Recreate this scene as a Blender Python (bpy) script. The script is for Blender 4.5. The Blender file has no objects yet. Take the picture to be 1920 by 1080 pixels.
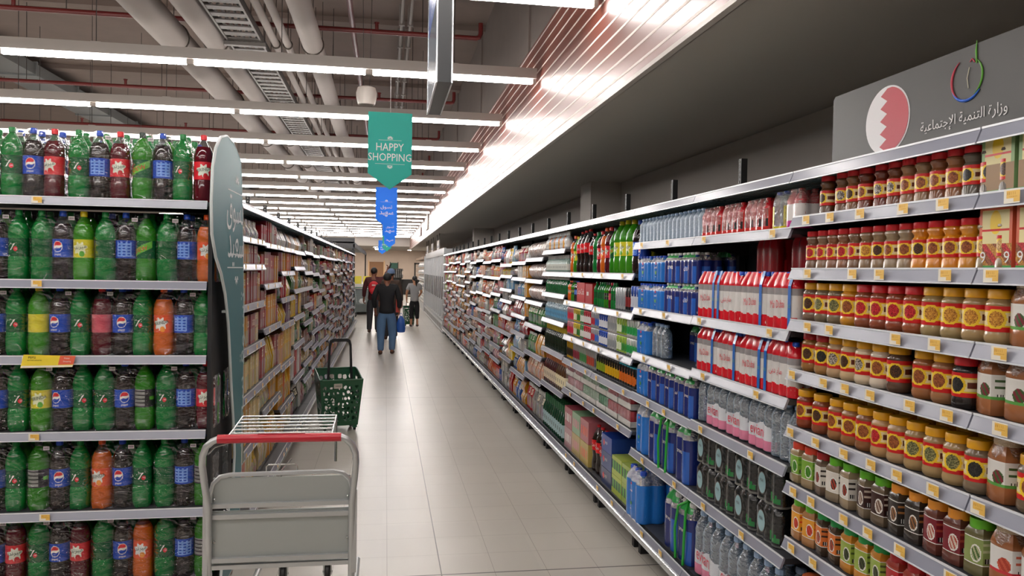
import bpy, bmesh, math, random
from mathutils import Vector, Matrix, noise
PI = math.pi
S = bpy.context.scene
COL = S.collection
random.seed(7)

# ------------------------------------------------------------------ camera
def norm3(v):
    return Vector(v).normalized()
FPX = 1440.0
EYE = 1.70
_dy = norm3((723 - 960, 37, -FPX))
_dx = norm3((9700 - 960, -116, -FPX))
_dx = (_dx - _dy * _dx.dot(_dy)).normalized()
_up = _dx.cross(_dy)
# rows = world axes expressed in camera space
Rwc = Matrix((_dx, _dy, _up))
cam_d = bpy.data.cameras.new('camera')
cam_d.sensor_width = 36.0
cam_d.lens = 36.0 * FPX / 1920.0
cam_d.clip_start = 0.05
cam_d.clip_end = 200
cam = bpy.data.objects.new('camera', cam_d)
COL.objects.link(cam)
cam.matrix_world = Matrix.Translation((0, 0, EYE)) @ Rwc.to_4x4()
S.camera = cam

# ------------------------------------------------------------------ world, exposure
S.view_settings.view_transform = 'Standard'
S.view_settings.look = 'None'
S.view_settings.gamma = 1
S.view_settings.use_curve_mapping = False
S.view_settings.exposure = 0.36
W = bpy.data.worlds.new('world'); S.world = W
W.use_nodes = True
W.node_tree.nodes['Background'].inputs[0].default_value = (0.85, 0.88, 1.0, 1)
W.node_tree.nodes['Background'].inputs[1].default_value = 0.12
TUBE_STRENGTH = 34.0
try:
    S.cycles.max_bounces = 7
    S.cycles.diffuse_bounces = 4
    S.cycles.glossy_bounces = 3
    S.cycles.transmission_bounces = 4
    S.cycles.transparent_max_bounces = 12
    S.cycles.sample_clamp_indirect = 6.0
    S.cycles.caustics_reflective = False
    S.cycles.caustics_refractive = False
    S.cycles.use_denoising = True
except Exception:
    pass

# ------------------------------------------------------------------ materials
def lin(h):
    h = h.lstrip('#')
    c = [int(h[i:i + 2], 16) / 255 for i in (0, 2, 4)]
    return tuple(x / 12.92 if x <= 0.04045 else ((x + 0.055) / 1.055) ** 2.4 for x in c) + (1.0,)
_M = {}
def M(name, hexc='#808080', rough=0.5, metal=0.0, emit=0, coat=0, spec=0.5, bump=None, trans=0.0, var=0.0, tl=0.0):
    """plain procedural material; tl mixes in a translucent lobe, var adds a soft noise tint, bump=(scale, strength)"""
    if name in _M:
        return _M[name]
    m = bpy.data.materials.new(name); m.use_nodes = True
    nt = m.node_tree; b = nt.nodes['Principled BSDF']
    c = lin(hexc)
    b.inputs['Base Color'].default_value = c
    b.inputs['Roughness'].default_value = rough
    b.inputs['Metallic'].default_value = metal
    b.inputs['Specular IOR Level'].default_value = spec
    if coat:
        b.inputs['Coat Weight'].default_value = coat
        b.inputs['Coat Roughness'].default_value = 0.08
    if trans:
        b.inputs['Transmission Weight'].default_value = trans
    if emit:
        b.inputs['Emission Color'].default_value = c
        b.inputs['Emission Strength'].default_value = emit
    if var:
        tc = nt.nodes.new('ShaderNodeTexCoord'); n = nt.nodes.new('ShaderNodeTexNoise')
        n.inputs['Scale'].default_value = 3.0; n.inputs['Detail'].default_value = 5
        mx = nt.nodes.new('ShaderNodeMix'); mx.data_type = 'RGBA'; mx.blend_type = 'MULTIPLY'
        mr = nt.nodes.new('ShaderNodeMapRange')
        mr.inputs['To Min'].default_value = 1 - var; mr.inputs['To Max'].default_value = 1 + var
        nt.links.new(tc.outputs['Object'], n.inputs['Vector'])
        nt.links.new(n.outputs['Fac'], mr.inputs['Value'])
        mx.inputs['Factor'].default_value = 1
        mx.inputs['A'].default_value = c
        nt.links.new(mr.outputs['Result'], mx.inputs['B'])
        nt.links.new(mx.outputs['Result'], b.inputs['Base Color'])
    if bump:
        tc = nt.nodes.new('ShaderNodeTexCoord'); n = nt.nodes.new('ShaderNodeTexNoise')
        n.inputs['Scale'].default_value = bump[0]; n.inputs['Detail'].default_value = 3
        bp = nt.nodes.new('ShaderNodeBump'); bp.inputs['Strength'].default_value = bump[1]; bp.inputs['Distance'].default_value = 0.01
        nt.links.new(tc.outputs['Object'], n.inputs['Vector'])
        nt.links.new(n.outputs['Fac'], bp.inputs['Height']); nt.links.new(bp.outputs['Normal'], b.inputs['Normal'])
    if tl:
        t = nt.nodes.new('ShaderNodeBsdfTranslucent'); t.inputs[0].default_value = c
        mx = nt.nodes.new('ShaderNodeMixShader'); mx.inputs[0].default_value = tl
        out = nt.nodes['Material Output']
        nt.links.new(b.outputs[0], mx.inputs[1]); nt.links.new(t.outputs[0], mx.inputs[2])
        nt.links.new(mx.outputs[0], out.inputs[0])
    _M[name] = m
    return m

def film(name, hexc='#ffffff', clear=0.85, rough=0.08, scale=30, strength=0.6, milk=0.12, edge=0.5, dist=0.02):
    """clear plastic: see-through with crinkled gloss"""
    if name in _M:
        return _M[name]
    m = bpy.data.materials.new(name); m.use_nodes = True
    nt = m.node_tree; nt.nodes.clear()
    out = nt.nodes.new('ShaderNodeOutputMaterial')
    tr = nt.nodes.new('ShaderNodeBsdfTransparent'); tr.inputs[0].default_value = lin(hexc)
    gl = nt.nodes.new('ShaderNodeBsdfGlossy'); gl.inputs['Roughness'].default_value = rough
    gl.inputs['Color'].default_value = (1, 1, 1, 1)
    df = nt.nodes.new('ShaderNodeBsdfDiffuse'); df.inputs[0].default_value = lin(hexc)
    lw = nt.nodes.new('ShaderNodeLayerWeight'); lw.inputs['Blend'].default_value = 0.25
    mr = nt.nodes.new('ShaderNodeMapRange'); mr.inputs['To Min'].default_value = 1 - clear; mr.inputs['To Max'].default_value = edge
    nt.links.new(lw.outputs['Facing'], mr.inputs['Value'])
    mg = nt.nodes.new('ShaderNodeMixShader'); mg.inputs[0].default_value = milk
    nt.links.new(gl.outputs[0], mg.inputs[1]); nt.links.new(df.outputs[0], mg.inputs[2])
    mx = nt.nodes.new('ShaderNodeMixShader')
    nt.links.new(mr.outputs['Result'], mx.inputs[0]); nt.links.new(tr.outputs[0], mx.inputs[1]); nt.links.new(mg.outputs[0], mx.inputs[2])
    if strength:
        tc = nt.nodes.new('ShaderNodeTexCoord'); n = nt.nodes.new('ShaderNodeTexNoise')
        n.inputs['Scale'].default_value = scale; n.inputs['Detail'].default_value = 1.5; n.inputs['Distortion'].default_value = 1.2
        mp = nt.nodes.new('ShaderNodeMapping'); mp.inputs['Scale'].default_value = (1, 1, 2.2)
        bp = nt.nodes.new('ShaderNodeBump'); bp.inputs['Strength'].default_value = strength; bp.inputs['Distance'].default_value = dist
        nt.links.new(tc.outputs['Object'], mp.inputs[0]); nt.links.new(mp.outputs[0], n.inputs['Vector'])
        nt.links.new(n.outputs['Fac'], bp.inputs['Height'])
        for s in (gl, lw):
            nt.links.new(bp.outputs['Normal'], s.inputs['Normal'])
    nt.links.new(mx.outputs[0], out.inputs[0])
    _M[name] = m
    return m

def pack_mat(name, style):
    """printed packaging: object colour with an artwork patch, bands and small print, all in the object's own space"""
    if name in _M:
        return _M[name]
    m = bpy.data.materials.new(name); m.use_nodes = True
    nt = m.node_tree; b = nt.nodes['Principled BSDF']; L = nt.links.new
    b.inputs['Roughness'].default_value = 0.32 if style != 'pouch' else 0.22
    N = nt.nodes.new
    info = N('ShaderNodeObjectInfo')
    if style == 'stuff':
        at = N('ShaderNodeAttribute'); at.attribute_name = 'Col'; base = at.outputs['Color']
        gen = N('ShaderNodeAttribute'); gen.attribute_name = 'gen'; G = gen.outputs['Vector']; rnd = at.outputs['Fac']
    else:
        base = info.outputs['Color']; rnd = info.outputs['Random']
        gen = N('ShaderNodeTexCoord'); G = gen.outputs['Generated']
    sep = N('ShaderNodeSeparateXYZ'); L(G, sep.inputs[0])
    def math_(op, a, b_=None, c=None):
        n = N('ShaderNodeMath'); n.operation = op
        for i, v in enumerate((a, b_, c)):
            if v is None: continue
            if isinstance(v, (int, float)): n.inputs[i].default_value = v
            else: L(v, n.inputs[i])
        return n.outputs[0]
    def mix(f, a, b_, mode='MIX'):
        n = N('ShaderNodeMix'); n.data_type = 'RGBA'; n.blend_type = mode
        if isinstance(f, (int, float)): n.inputs['Factor'].default_value = f
        else: L(f, n.inputs['Factor'])
        for k, v in (('A', a), ('B', b_)):
            if isinstance(v, tuple): n.inputs[k].default_value = v
            else: L(v, n.inputs[k])
        return n.outputs['Result']
    def band(v, lo, hi):
        return math_('MULTIPLY', math_('GREATER_THAN', v, lo), math_('LESS_THAN', v, hi))
    off = N('ShaderNodeCombineXYZ'); r9 = math_('MULTIPLY', rnd, 37.0)
    L(r9, off.inputs[0]); L(r9, off.inputs[1]); L(r9, off.inputs[2])
    va = N('ShaderNodeVectorMath'); va.operation = 'ADD'; L(G, va.inputs[0]); L(off.outputs[0], va.inputs[1])
    vo = N('ShaderNodeTexVoronoi'); vo.inputs['Scale'].default_value = 3.4; L(va.outputs[0], vo.inputs['Vector'])
    hs = N('ShaderNodeHueSaturation'); L(base, hs.inputs['Color']); L(math_('ADD', math_('MULTIPLY', rnd, 0.14), 0.43), hs.inputs['Hue'])
    hs.inputs['Saturation'].default_value = 0.95; hs.inputs['Value'].default_value = 0.7
    ds = N('ShaderNodeHueSaturation'); ds.inputs['Saturation'].default_value = 0.5; ds.inputs['Value'].default_value = 0.8; L(vo.outputs['Color'], ds.inputs['Color'])
    art = mix(0.42, hs.outputs[0], ds.outputs[0])
    x, z = sep.outputs[0], sep.outputs[2]
    artmask = math_('MULTIPLY', band(z, 0.1, 0.52), band(x, 0.1, 0.9))
    c = mix(artmask, base, art)
    cream = lin('#e9dfc9')
    some = math_('GREATER_THAN', math_('FRACT', math_('MULTIPLY', rnd, 13.0)), 0.55)
    c = mix(math_('MULTIPLY', some, math_('MULTIPLY', band(z, 0.6, 0.8), band(x, 0.12, 0.88))), c, cream)
    wv = N('ShaderNodeTexNoise'); wv.inputs['Scale'].default_value = 14; wv.inputs['Detail'].default_value = 0
    L(va.outputs[0], wv.inputs['Vector'])
    txt = math_('MULTIPLY', math_('MULTIPLY', band(z, 0.64, 0.76), band(x, 0.18, 0.82)), math_('GREATER_THAN', wv.outputs['Fac'], 0.5))
    c = mix(txt, c, hs.outputs[0])
    c = mix(math_('GREATER_THAN', z, 0.93), c, hs.outputs[0])
    L(c, b.inputs['Base Color'])
    if style == 'pouch':
        n2 = N('ShaderNodeTexNoise'); n2.inputs['Scale'].default_value = 7; L(va.outputs[0], n2.inputs['Vector'])
        bp = N('ShaderNodeBump'); bp.inputs['Strength'].default_value = 0.5; bp.inputs['Distance'].default_value = 0.03
        L(n2.outputs['Fac'], bp.inputs['Height']); L(bp.outputs[0], b.inputs['Normal'])
    _M[name] = m
    return m

# ------------------------------------------------------------------ mesh builder
class MB:
    def __init__(s):
        s.v = []; s.f = []; s.m = []; s.mats = []
    def mi(s, mat):
        if mat not in s.mats: s.mats.append(mat)
        return s.mats.index(mat)
    def add(s, vs, fs, mat):
        o = len(s.v); s.v += [tuple(p) for p in vs]; k = s.mi(mat)
        for f in fs:
            s.f.append(tuple(i + o for i in f)); s.m.append(k)
        return s
    def box(s, x0, x1, y0, y1, z0, z1, mat, M4=None):
        vs = [Vector((x, y, z)) for z in (z0, z1) for y in (y0, y1) for x in (x0, x1)]
        if M4: vs = [M4 @ p for p in vs]
        return s.add(vs, [(0, 2, 3, 1), (4, 5, 7, 6), (0, 1, 5, 4), (2, 6, 7, 3), (1, 3, 7, 5), (0, 4, 6, 2)], mat)
    def lathe(s, prof, n, mat, cx=0, cy=0, M4=None, ax=1.0, ay=1.0):
        """prof: (r, z[, mat]) from bottom to top; the mat of a ring colours the band above it"""
        o = len(s.v)
        for p in prof:
            for k in range(n):
                a = 2 * PI * k / n
                q = Vector((cx + p[0] * ax * math.cos(a), cy + p[0] * ay * math.sin(a), p[1]))
                s.v.append(tuple(M4 @ q if M4 else q))
        cur = mat
        for i in range(len(prof) - 1):
            if len(prof[i]) > 2: cur = prof[i][2]
            k2 = s.mi(cur)
            for k in range(n):
                a, b = o + i * n + k, o + i * n + (k + 1) % n
                s.f.append((a, b, b + n, a + n)); s.m.append(k2)
        for i, rev in ((0, True), (len(prof) - 1, False)):
            if prof[i][0] > 1e-5:
                idx = [o + i * n + k for k in range(n)]
                s.f.append(tuple(reversed(idx)) if rev else tuple(idx)); s.m.append(s.mi(mat if rev else cur))
        return s
    def tube(s, pts, r, mat, n=8, closed=False):
        pts = [Vector(p) for p in pts]
        o = len(s.v); N = len(pts); prev = None
        rr = r if isinstance(r, (list, tuple)) else [r] * N
        for i, p in enumerate(pts):
            if closed: t = pts[(i + 1) % N] - pts[i - 1]
            else: t = pts[min(i + 1, N - 1)] - pts[max(i - 1, 0)]
            t.normalize()
            if prev is None:
                u = t.orthogonal().normalized()
            else:
                u = (prev - t * prev.dot(t)).normalized()
            prev = u; w = t.cross(u)
            for k in range(n):
                a = 2 * PI * k / n
                s.v.append(tuple(p + (u * math.cos(a) + w * math.sin(a)) * rr[i]))
        k2 = s.mi(mat)
        for i in range(N if closed else N - 1):
            j = (i + 1) % N
            for k in range(n):
                k1 = (k + 1) % n
                s.f.append((o + i * n + k, o + i * n + k1, o + j * n + k1, o + j * n + k)); s.m.append(k2)
        if not closed:
            s.f.append(tuple(o + k for k in reversed(range(n)))); s.m.append(k2)
            s.f.append(tuple(o + (N - 1) * n + k for k in range(n))); s.m.append(k2)
        return s
    def prism(s, poly, lo, hi, axis, mat):
        """poly = 2D outline, extruded along axis ('x','y','z') between lo and hi"""
        f = {'x': lambda a, b, t: (t, a, b), 'y': lambda a, b, t: (a, t, b), 'z': lambda a, b, t: (a, b, t)}[axis]
        n = len(poly)
        vs = [f(a, b, lo) for a, b in poly] + [f(a, b, hi) for a, b in poly]
        fs = [tuple(reversed(range(n))), tuple(range(n, 2 * n))] + [(i, (i + 1) % n, (i + 1) % n + n, i + n) for i in range(n)]
        return s.add(vs, fs, mat)
    def wraplabel(s, R, z0, z1, func, nu=32, nv=8, a0=-PI, a1=PI, R2=None):
        """a label as a fine mosaic on a cylinder; u = 0..1 around (0.5 = front), v = 0..1 up; func gives the material"""
        o = len(s.v); closed = abs(a1 - a0 - 2 * PI) < 1e-6
        for j in range(nv + 1):
            t = j / nv; r = R if R2 is None else R + (R2 - R) * t
            for i in range(nu + 1):
                a = a0 + (a1 - a0) * i / nu
                s.v.append((r * math.sin(a), -r * math.cos(a), z0 + (z1 - z0) * t))
        for j in range(nv):
            for i in range(nu):
                mt = func((i + .5) / nu, (j + .5) / nv)
                if mt is None: continue
                a = o + j * (nu + 1) + i
                s.f.append((a, a + 1, a + nu + 2, a + nu + 1)); s.m.append(s.mi(mt))
        return s
    def panel(s, x0, x1, z0, z1, y, func, nu, nv, axis='y'):
        o = len(s.v)
        for j in range(nv + 1):
            for i in range(nu + 1):
                s.v.append((x0 + (x1 - x0) * i / nu, y, z0 + (z1 - z0) * j / nv))
        for j in range(nv):
            for i in range(nu):
                mt = func((i + .5) / nu, (j + .5) / nv)
                if mt is None: continue
                a = o + j * (nu + 1) + i
                s.f.append((a, a + 1, a + nu + 2, a + nu + 1)); s.m.append(s.mi(mt))
        return s
    def text(s, txt, mat, h, cx=0, cz=0, R=None, y=0, eps=0.0008, tilt=0, sx=1.0, M4=None, ar=False):
        """lettering on the -Y face (flat at y, or bent round a cylinder of radius R)"""
        vs, fs = glyphs(arabic(txt) if ar else txt)
        out = []
        ct, st = math.cos(tilt), math.sin(tilt)
        for a, b in vs:
            a *= h * sx; b *= h
            a, b = a * ct - b * st, a * st + b * ct
            a += cx; b += cz
            if R: q = Vector(((R + eps) * math.sin(a / R), -(R + eps) * math.cos(a / R), b))
            else: q = Vector((a, y - eps, b))
            out.append(M4 @ q if M4 else q)
        return s.add(out, fs, mat)
    def mesh(s, name, smooth=35):
        me = bpy.data.meshes.new(name)
        me.from_pydata(s.v, [], s.f)
        for m in s.mats: me.materials.append(m)
        me.polygons.foreach_set('material_index', s.m)
        if smooth:
            me.polygons.foreach_set('use_smooth', [True] * len(s.f))
            me.update()
            try: me.set_sharp_from_angle(angle=math.radians(smooth))
            except Exception: pass
        me.update()
        return me
    def obj(s, name, parent=None, smooth=35, loc=None, rz=0):
        o = bpy.data.objects.new(name, s.mesh(name, smooth)); COL.objects.link(o)
        if parent: o.parent = parent
        if loc: o.location = loc
        if rz: o.rotation_euler.z = rz
        return o

_G = {}
def glyphs(txt):
    if txt in _G: return _G[txt]
    c = bpy.data.curves.new('lettering', 'FONT'); c.body = txt; c.resolution_u = 2
    c.align_x = 'CENTER'; c.align_y = 'CENTER'
    o = bpy.data.objects.new('lettering', c); COL.objects.link(o)
    dg = bpy.context.evaluated_depsgraph_get()
    me = bpy.data.meshes.new_from_object(o.evaluated_get(dg))
    vs = [(v.co.x, v.co.y) for v in me.vertices]; fs = [tuple(p.vertices) for p in me.polygons]
    bpy.data.objects.remove(o); bpy.data.curves.remove(c); bpy.data.meshes.remove(me)
    if vs:
        mx = (min(v[0] for v in vs) + max(v[0] for v in vs)) / 2; mz = (min(v[1] for v in vs) + max(v[1] for v in vs)) / 2
        hh = max(v[1] for v in vs) - min(v[1] for v in vs)
        vs = [((a - mx) / hh, (b - mz) / hh) for a, b in vs]
    _G[txt] = (vs, fs)
    return _G[txt]

_AR = {' ': (0, 0), 'ا': (0xFE8D, 2), 'إ': (0xFE87, 2), 'ب': (0xFE8F, 4), 'ة': (0xFE93, 2), 'ت': (0xFE95, 4), 'ج': (0xFE9D, 4), 'د': (0xFEA9, 2), 'ر': (0xFEAD, 2),
       'ز': (0xFEAF, 2), 'س': (0xFEB1, 4), 'ع': (0xFEC9, 4), 'ف': (0xFED1, 4), 'ق': (0xFED5, 4), 'ل': (0xFEDD, 4), 'م': (0xFEE1, 4), 'ن': (0xFEE5, 4),
       'و': (0xFEED, 2), 'ي': (0xFEF1, 4), 'ى': (0xFEEF, 2), '\u0001': (0xFEF9, 2), '\u0002': (0xFEFB, 2), 'ك': (0xFED9, 4)}
def arabic(t):
    t = t.replace('لإ', '\u0001').replace('لا', '\u0002')
    out = []
    for i, ch in enumerate(t):
        if ch not in _AR or ch == ' ': out.append(ch); continue
        base, n = _AR[ch]
        pj = i > 0 and t[i - 1] in _AR and _AR[t[i - 1]][1] == 4
        nj = i + 1 < len(t) and t[i + 1] in _AR and n == 4
        k = (3 if nj else 1) if pj else (2 if nj else 0)
        out.append(chr(base + k))
    return ''.join(reversed(out))

# ------------------------------------------------------------------ object helpers
def tag(o, label=None, cat=None, group=None, kind=None):
    if label: o['label'] = label
    if cat: o['category'] = cat
    if group: o['group'] = group
    if kind: o['kind'] = kind
    return o
def empty(name, loc=(0, 0, 0), rz=0, label=None, cat=None, group=None, kind=None):
    o = bpy.data.objects.new(name, None); o.empty_display_size = 0.05
    COL.objects.link(o); o.location = loc; o.rotation_euler.z = rz
    return tag(o, label, cat, group, kind)
def structure(mb, name, smooth=0):
    return tag(mb.obj(name, smooth=smooth), kind='structure')
class Part:
    """a reusable part: mesh, place in its thing, sub-parts"""
    def __init__(s, name, mesh, kids=(), loc=(0, 0, 0), rz=0, label=None):
        s.name, s.mesh, s.kids, s.loc, s.rz, s.label = name, mesh, list(kids), loc, rz, label
    def put(s, parent):
        o = bpy.data.objects.new(s.name, s.mesh); COL.objects.link(o)
        o.parent = parent; o.location = s.loc; o.rotation_euler.z = s.rz
        if s.label: o['label'] = s.label
        for k in s.kids: k.put(o)
        return o
def put(name, parts, loc, rz=0, label=None, cat=None, group=None, sc=1.0, tilt=None):
    r = empty(name, loc, rz, label, cat, group)
    if sc != 1.0: r.scale = (sc, sc, sc) if isinstance(sc, (int, float)) else sc
    for p in parts: p.put(r)
    return r
ORD = ['first', 'second', 'third', 'fourth', 'fifth', 'sixth', 'seventh', 'eighth', 'ninth', 'tenth', 'eleventh', 'twelfth', 'thirteenth', 'fourteenth',
       'fifteenth', 'sixteenth', 'seventeenth', 'eighteenth', 'nineteenth', 'twentieth', 'twenty-first', 'twenty-second', 'twenty-third', 'twenty-fourth',
       'twenty-fifth', 'twenty-sixth', 'twenty-seventh', 'twenty-eighth', 'twenty-ninth', 'thirtieth']
def nth(i):
    if i < len(ORD): return ORD[i]
    t = {2: 'twenty', 3: 'thirty', 4: 'forty', 5: 'fifty', 6: 'sixty'}[(i + 1) // 10]
    u = (i + 1) % 10
    return t + '-' + ORD[u - 1] if u else t[:-1] + 'ieth'
def onX(px, py, X):
    """where the sight line of a photo pixel meets the plane x = X (used to read positions off the shelves)"""
    d = Rwc @ Vector((px - 960, 540 - py, -FPX)); t = X / d[0]
    return d[1] * t, EYE + d[2] * t
def yX(px, X, py=700):
    return onX(px, py, X)[0]
# ================================================================== THE SETTING
SOFX, SOFZ, WALLX = 1.368, 2.799, 2.84      # soffit front edge, soffit height, wall behind the right-hand shelves
YN, YF = -3.5, 56.0
def tile_floor():
    m = bpy.data.materials.new('floor_tiles'); m.use_nodes = True
    nt = m.node_tree; b = nt.nodes['Principled BSDF']; L = nt.links.new; N = nt.nodes.new
    tc = N('ShaderNodeTexCoord'); sp = N('ShaderNodeSeparateXYZ'); L(tc.outputs['Object'], sp.inputs[0])
    def mt(op, a, c=None):
        n = N('ShaderNodeMath'); n.operation = op
        for i, v in enumerate((a, c)):
            if v is None: continue
            if isinstance(v, (int, float)): n.inputs[i].default_value = v
            else: L(v, n.inputs[i])
        return n.outputs[0]
    def line(sock, off, pitch, half):
        f = mt('PINGPONG', mt('SUBTRACT', sock, off), pitch / 2)
        return mt('LESS_THAN', f, half)
    X, Y = sp.outputs[0], sp.outputs[1]
    g = mt('MAXIMUM', line(X, 0.03, 0.3, 0.0013), line(Y, 4.24, 0.3, 0.0011))
    g2 = mt('MAXIMUM', line(X, 0.33, 2.4, 0.0032), line(Y, 4.24, 5.93, 0.006))
    nz = N('ShaderNodeTexNoise'); nz.inputs['Scale'].default_value = 0.9; nz.inputs['Detail'].default_value = 6; L(tc.outputs['Object'], nz.inputs['Vector'])
    fl = N('ShaderNodeVectorMath'); fl.operation = 'SNAP'; fl.inputs[1].default_value = (0.3, 0.3, 10); L(tc.outputs['Object'], fl.inputs[0])
    wn = N('ShaderNodeTexWhiteNoise'); L(fl.outputs[0], wn.inputs['Vector'])
    v = mt('ADD', mt('MULTIPLY', nz.outputs['Fac'], 0.14), mt('MULTIPLY', wn.outputs['Value'], 0.05))
    v = mt('ADD', v, 0.86)
    mx = N('ShaderNodeMix'); mx.data_type = 'RGBA'; mx.blend_type = 'MULTIPLY'; mx.inputs['Factor'].default_value = 1
    mx.inputs['A'].default_value = lin('#c9c3b9'); L(v, mx.inputs['B'])
    m1 = N('ShaderNodeMix'); m1.data_type = 'RGBA'; L(g, m1.inputs['Factor']); L(mx.outputs['Result'], m1.inputs['A']); m1.inputs['B'].default_value = lin('#8d857b')
    m2 = N('ShaderNodeMix'); m2.data_type = 'RGBA'; L(g2, m2.inputs['Factor']); L(m1.outputs['Result'], m2.inputs['A']); m2.inputs['B'].default_value = lin('#5a5650')
    L(m2.outputs['Result'], b.inputs['Base Color'])
    b.inputs['Roughness'].default_value = 0.3
    b.inputs['Specular IOR Level'].default_value = 0.55
    return m
fm = MB(); fm.box(-12, 4.5, YN, YF, -0.1, 0, tile_floor()); structure(fm, 'floor')
slab = M('ceiling_slab', '#807169', 0.9, var=0.12)
b = MB(); b.box(-12, 1.6, YN, 45, 5.5, 5.7, slab)
for y in range(0, 44, 4):                                   # shallow joints between slab panels
    b.box(-12, 1.6, y, y + 0.3, 5.42, 5.5, slab)
structure(b, 'ceiling')
b = MB(); b.box(-12.2, -12, YN, YF, 0, 5.6, M('left_wall', '#a09890', 0.9)); structure(b, 'wall_left')
b = MB(); b.box(-12, 4.5, YN - 0.2, YN, 0, 5.6, M('near_wall', '#8d8782', 0.9)); structure(b, 'wall_near')
b = MB(); b.box(WALLX, WALLX + 0.2, YN, YF, 0, SOFZ + 0.4, M('niche_wall', '#b0a9a3', 0.85)); structure(b, 'wall_right')
b = MB(); b.box(SOFX + 0.02, WALLX + 0.3, YN, 46, SOFZ, SOFZ + 0.06, M('soffit_paint', '#b4aea6', 0.7)); structure(b, 'trim_1')
_cm = None
# --- slatted timber fascia above the soffit edge, glossy laminate with pale grooves
FT = 3.858
cop = M('timber_laminate', '#7d3a27', 0.36, spec=1.0, coat=0.0, var=0.1)
cop.node_tree.nodes['Principled BSDF'].inputs['IOR'].default_value = 1.75
grv = M('pale_groove', '#f2e6de', 0.6)
b = MB(); b.box(SOFX, SOFX + 0.05, YN, 46, SOFZ, FT, cop)
n = 11
for i in range(n):
    z = SOFZ + 0.06 + i * (FT - SOFZ) / n
    b.box(SOFX - 0.0015, SOFX + 0.01, YN, 46, z, z + 0.015, grv)
structure(b, 'trim_2')
b = MB(); b.box(SOFX - 0.006, SOFX + 0.03, YN, 46, SOFZ - 0.012, SOFZ + 0.012, M('edge_profile', '#c9c0b8', 0.4)); structure(b, 'trim_3')
b = MB(); up_m = M('upper_wall', '#776c66', 0.9, var=0.08)
b.box(SOFX + 0.12, SOFX + 0.2, YN, 46, FT - 0.1, 5.6, up_m)
for y in [k * 4.2 - .3 for k in range(0, 11)]: b.box(SOFX + 0.1, SOFX + 0.13, y, y + 0.55, FT - 0.1, 5.6, up_m)
structure(b, 'wall_upper')
# far end: white bulkhead, low ceiling, end wall
wh = M('bulkhead_white', '#cfc8c1', 0.8)
b = MB(); b.box(-12, 4.5, 45, 45.2, 2.98, 5.6, wh); structure(b, 'trim_4')
b = MB(); b.box(-12, 4.5, 45.2, YF, 2.98, 3.1, M('low_ceiling', '#8f8a86', 0.85)); structure(b, 'trim_5')
b = MB(); b.box(-12, 4.5, YF, YF + 0.2, 0, 3.2, M('end_wall', '#cbbaae', 0.85, var=0.08)); structure(b, 'wall_end')
b = MB(); b.box(2.455, WALLX, 9.1, 9.6, 0, SOFZ, M('column_paint', '#c0bab4', 0.85)); structure(b, 'trim_6')
b = MB(); b.box(2.3, WALLX, 20.3, 20.6, 0, SOFZ, M('column_paint')); structure(b, 'trim_7')
b = MB(); b.box(-1.15, -0.15, YF - 0.05, YF, 0, 2.15, M('end_door_tan', '#8d6647', 0.6)); b.box(-1.25, -1.15, YF - 0.08, YF, 0, 2.25, M('frame_cream', '#d7b48c', 0.6)); b.box(-0.15, -0.05, YF - 0.08, YF, 0, 2.25, M('frame_cream'))
tag(b.obj('door_1', smooth=0), kind='structure')
b = MB(); b.box(-1.15 + 1.5, -0.35 + 1.2, YF - 0.06, YF, 0, 2.1, M('end_door_green', '#2e5a50', 0.6)); b.box(0.3, 0.35, YF - 0.08, YF, 0, 2.16, M('frame_dark', '#33302e', 0.6)); b.box(0.85, 0.9, YF - 0.08, YF, 0, 2.16, M('frame_dark'))
tag(b.obj('door_2', smooth=0), kind='structure')

# ================================================================== CEILING SERVICES
tube_m = M('lamp_tube', '#fffaf6', 0.4, emit=TUBE_STRENGTH)
hous = M('lamp_housing', '#aaa29b', 0.5)
wire = M('dark_rod', '#3a3431', 0.6)
LZ, L0, PITCH, XR = 3.44, 0.69, 2.09, 1.335
def lamp_meshes():
    b = MB(); L = 1.5
    b.prism([(-0.045, 0.012), (-0.06, 0.1), (0.06, 0.1), (0.045, 0.012)], -L, 0, 'x', hous)
    b.box(-0.03, 0.0, -0.02, 0.02, -0.03, 0.012, hous); b.box(-L, -L + 0.03, -0.02, 0.02, -0.03, 0.012, hous)
    b.box(-0.75 - 0.04, -0.75 + 0.04, -0.02, 0.02, 0.1, 0.115, hous)
    body = b.mesh('housing')
    t = MB(); t.prism([(-0.019, 0.0), (-0.019, -0.03), (0.019, -0.03), (0.019, 0.0)], -L + 0.035, -0.035, 'x', tube_m)
    tube = t.mesh('fluorescent_tube', 0)
    r = MB(); r.tube([(-0.75, 0, 0.1), (-0.75, 0, 1.97)], 0.004, wire, 5)
    r2 = MB(); r2.tube([(-0.75, 0, 0.1), (-0.75, 0, 1.62)], 0.004, wire, 5)
    return body, tube, r.mesh('hanger_rod', 0), r2.mesh('hanger_rod', 0)
_lb, _lt, _lr, _ls = lamp_meshes()
rows = list(range(-1, 21))
for k in rows:
    y = L0 + PITCH * k
    nt_ = 5 if k < 2 else 6
    root = empty('linear_light', (XR, y, LZ), 0, 'white linear light row hung across the aisle, ' + nth(k + 1) + ' row from the near end', 'ceiling light', 'linear light rows')
    for i in range(nt_):
        h = Part('housing', _lb, [Part('fluorescent_tube', _lt), Part('hanger_rod', _lr if i < 5 else _ls)], loc=(-1.5 * i, 0, 0)); h.put(root)

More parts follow.
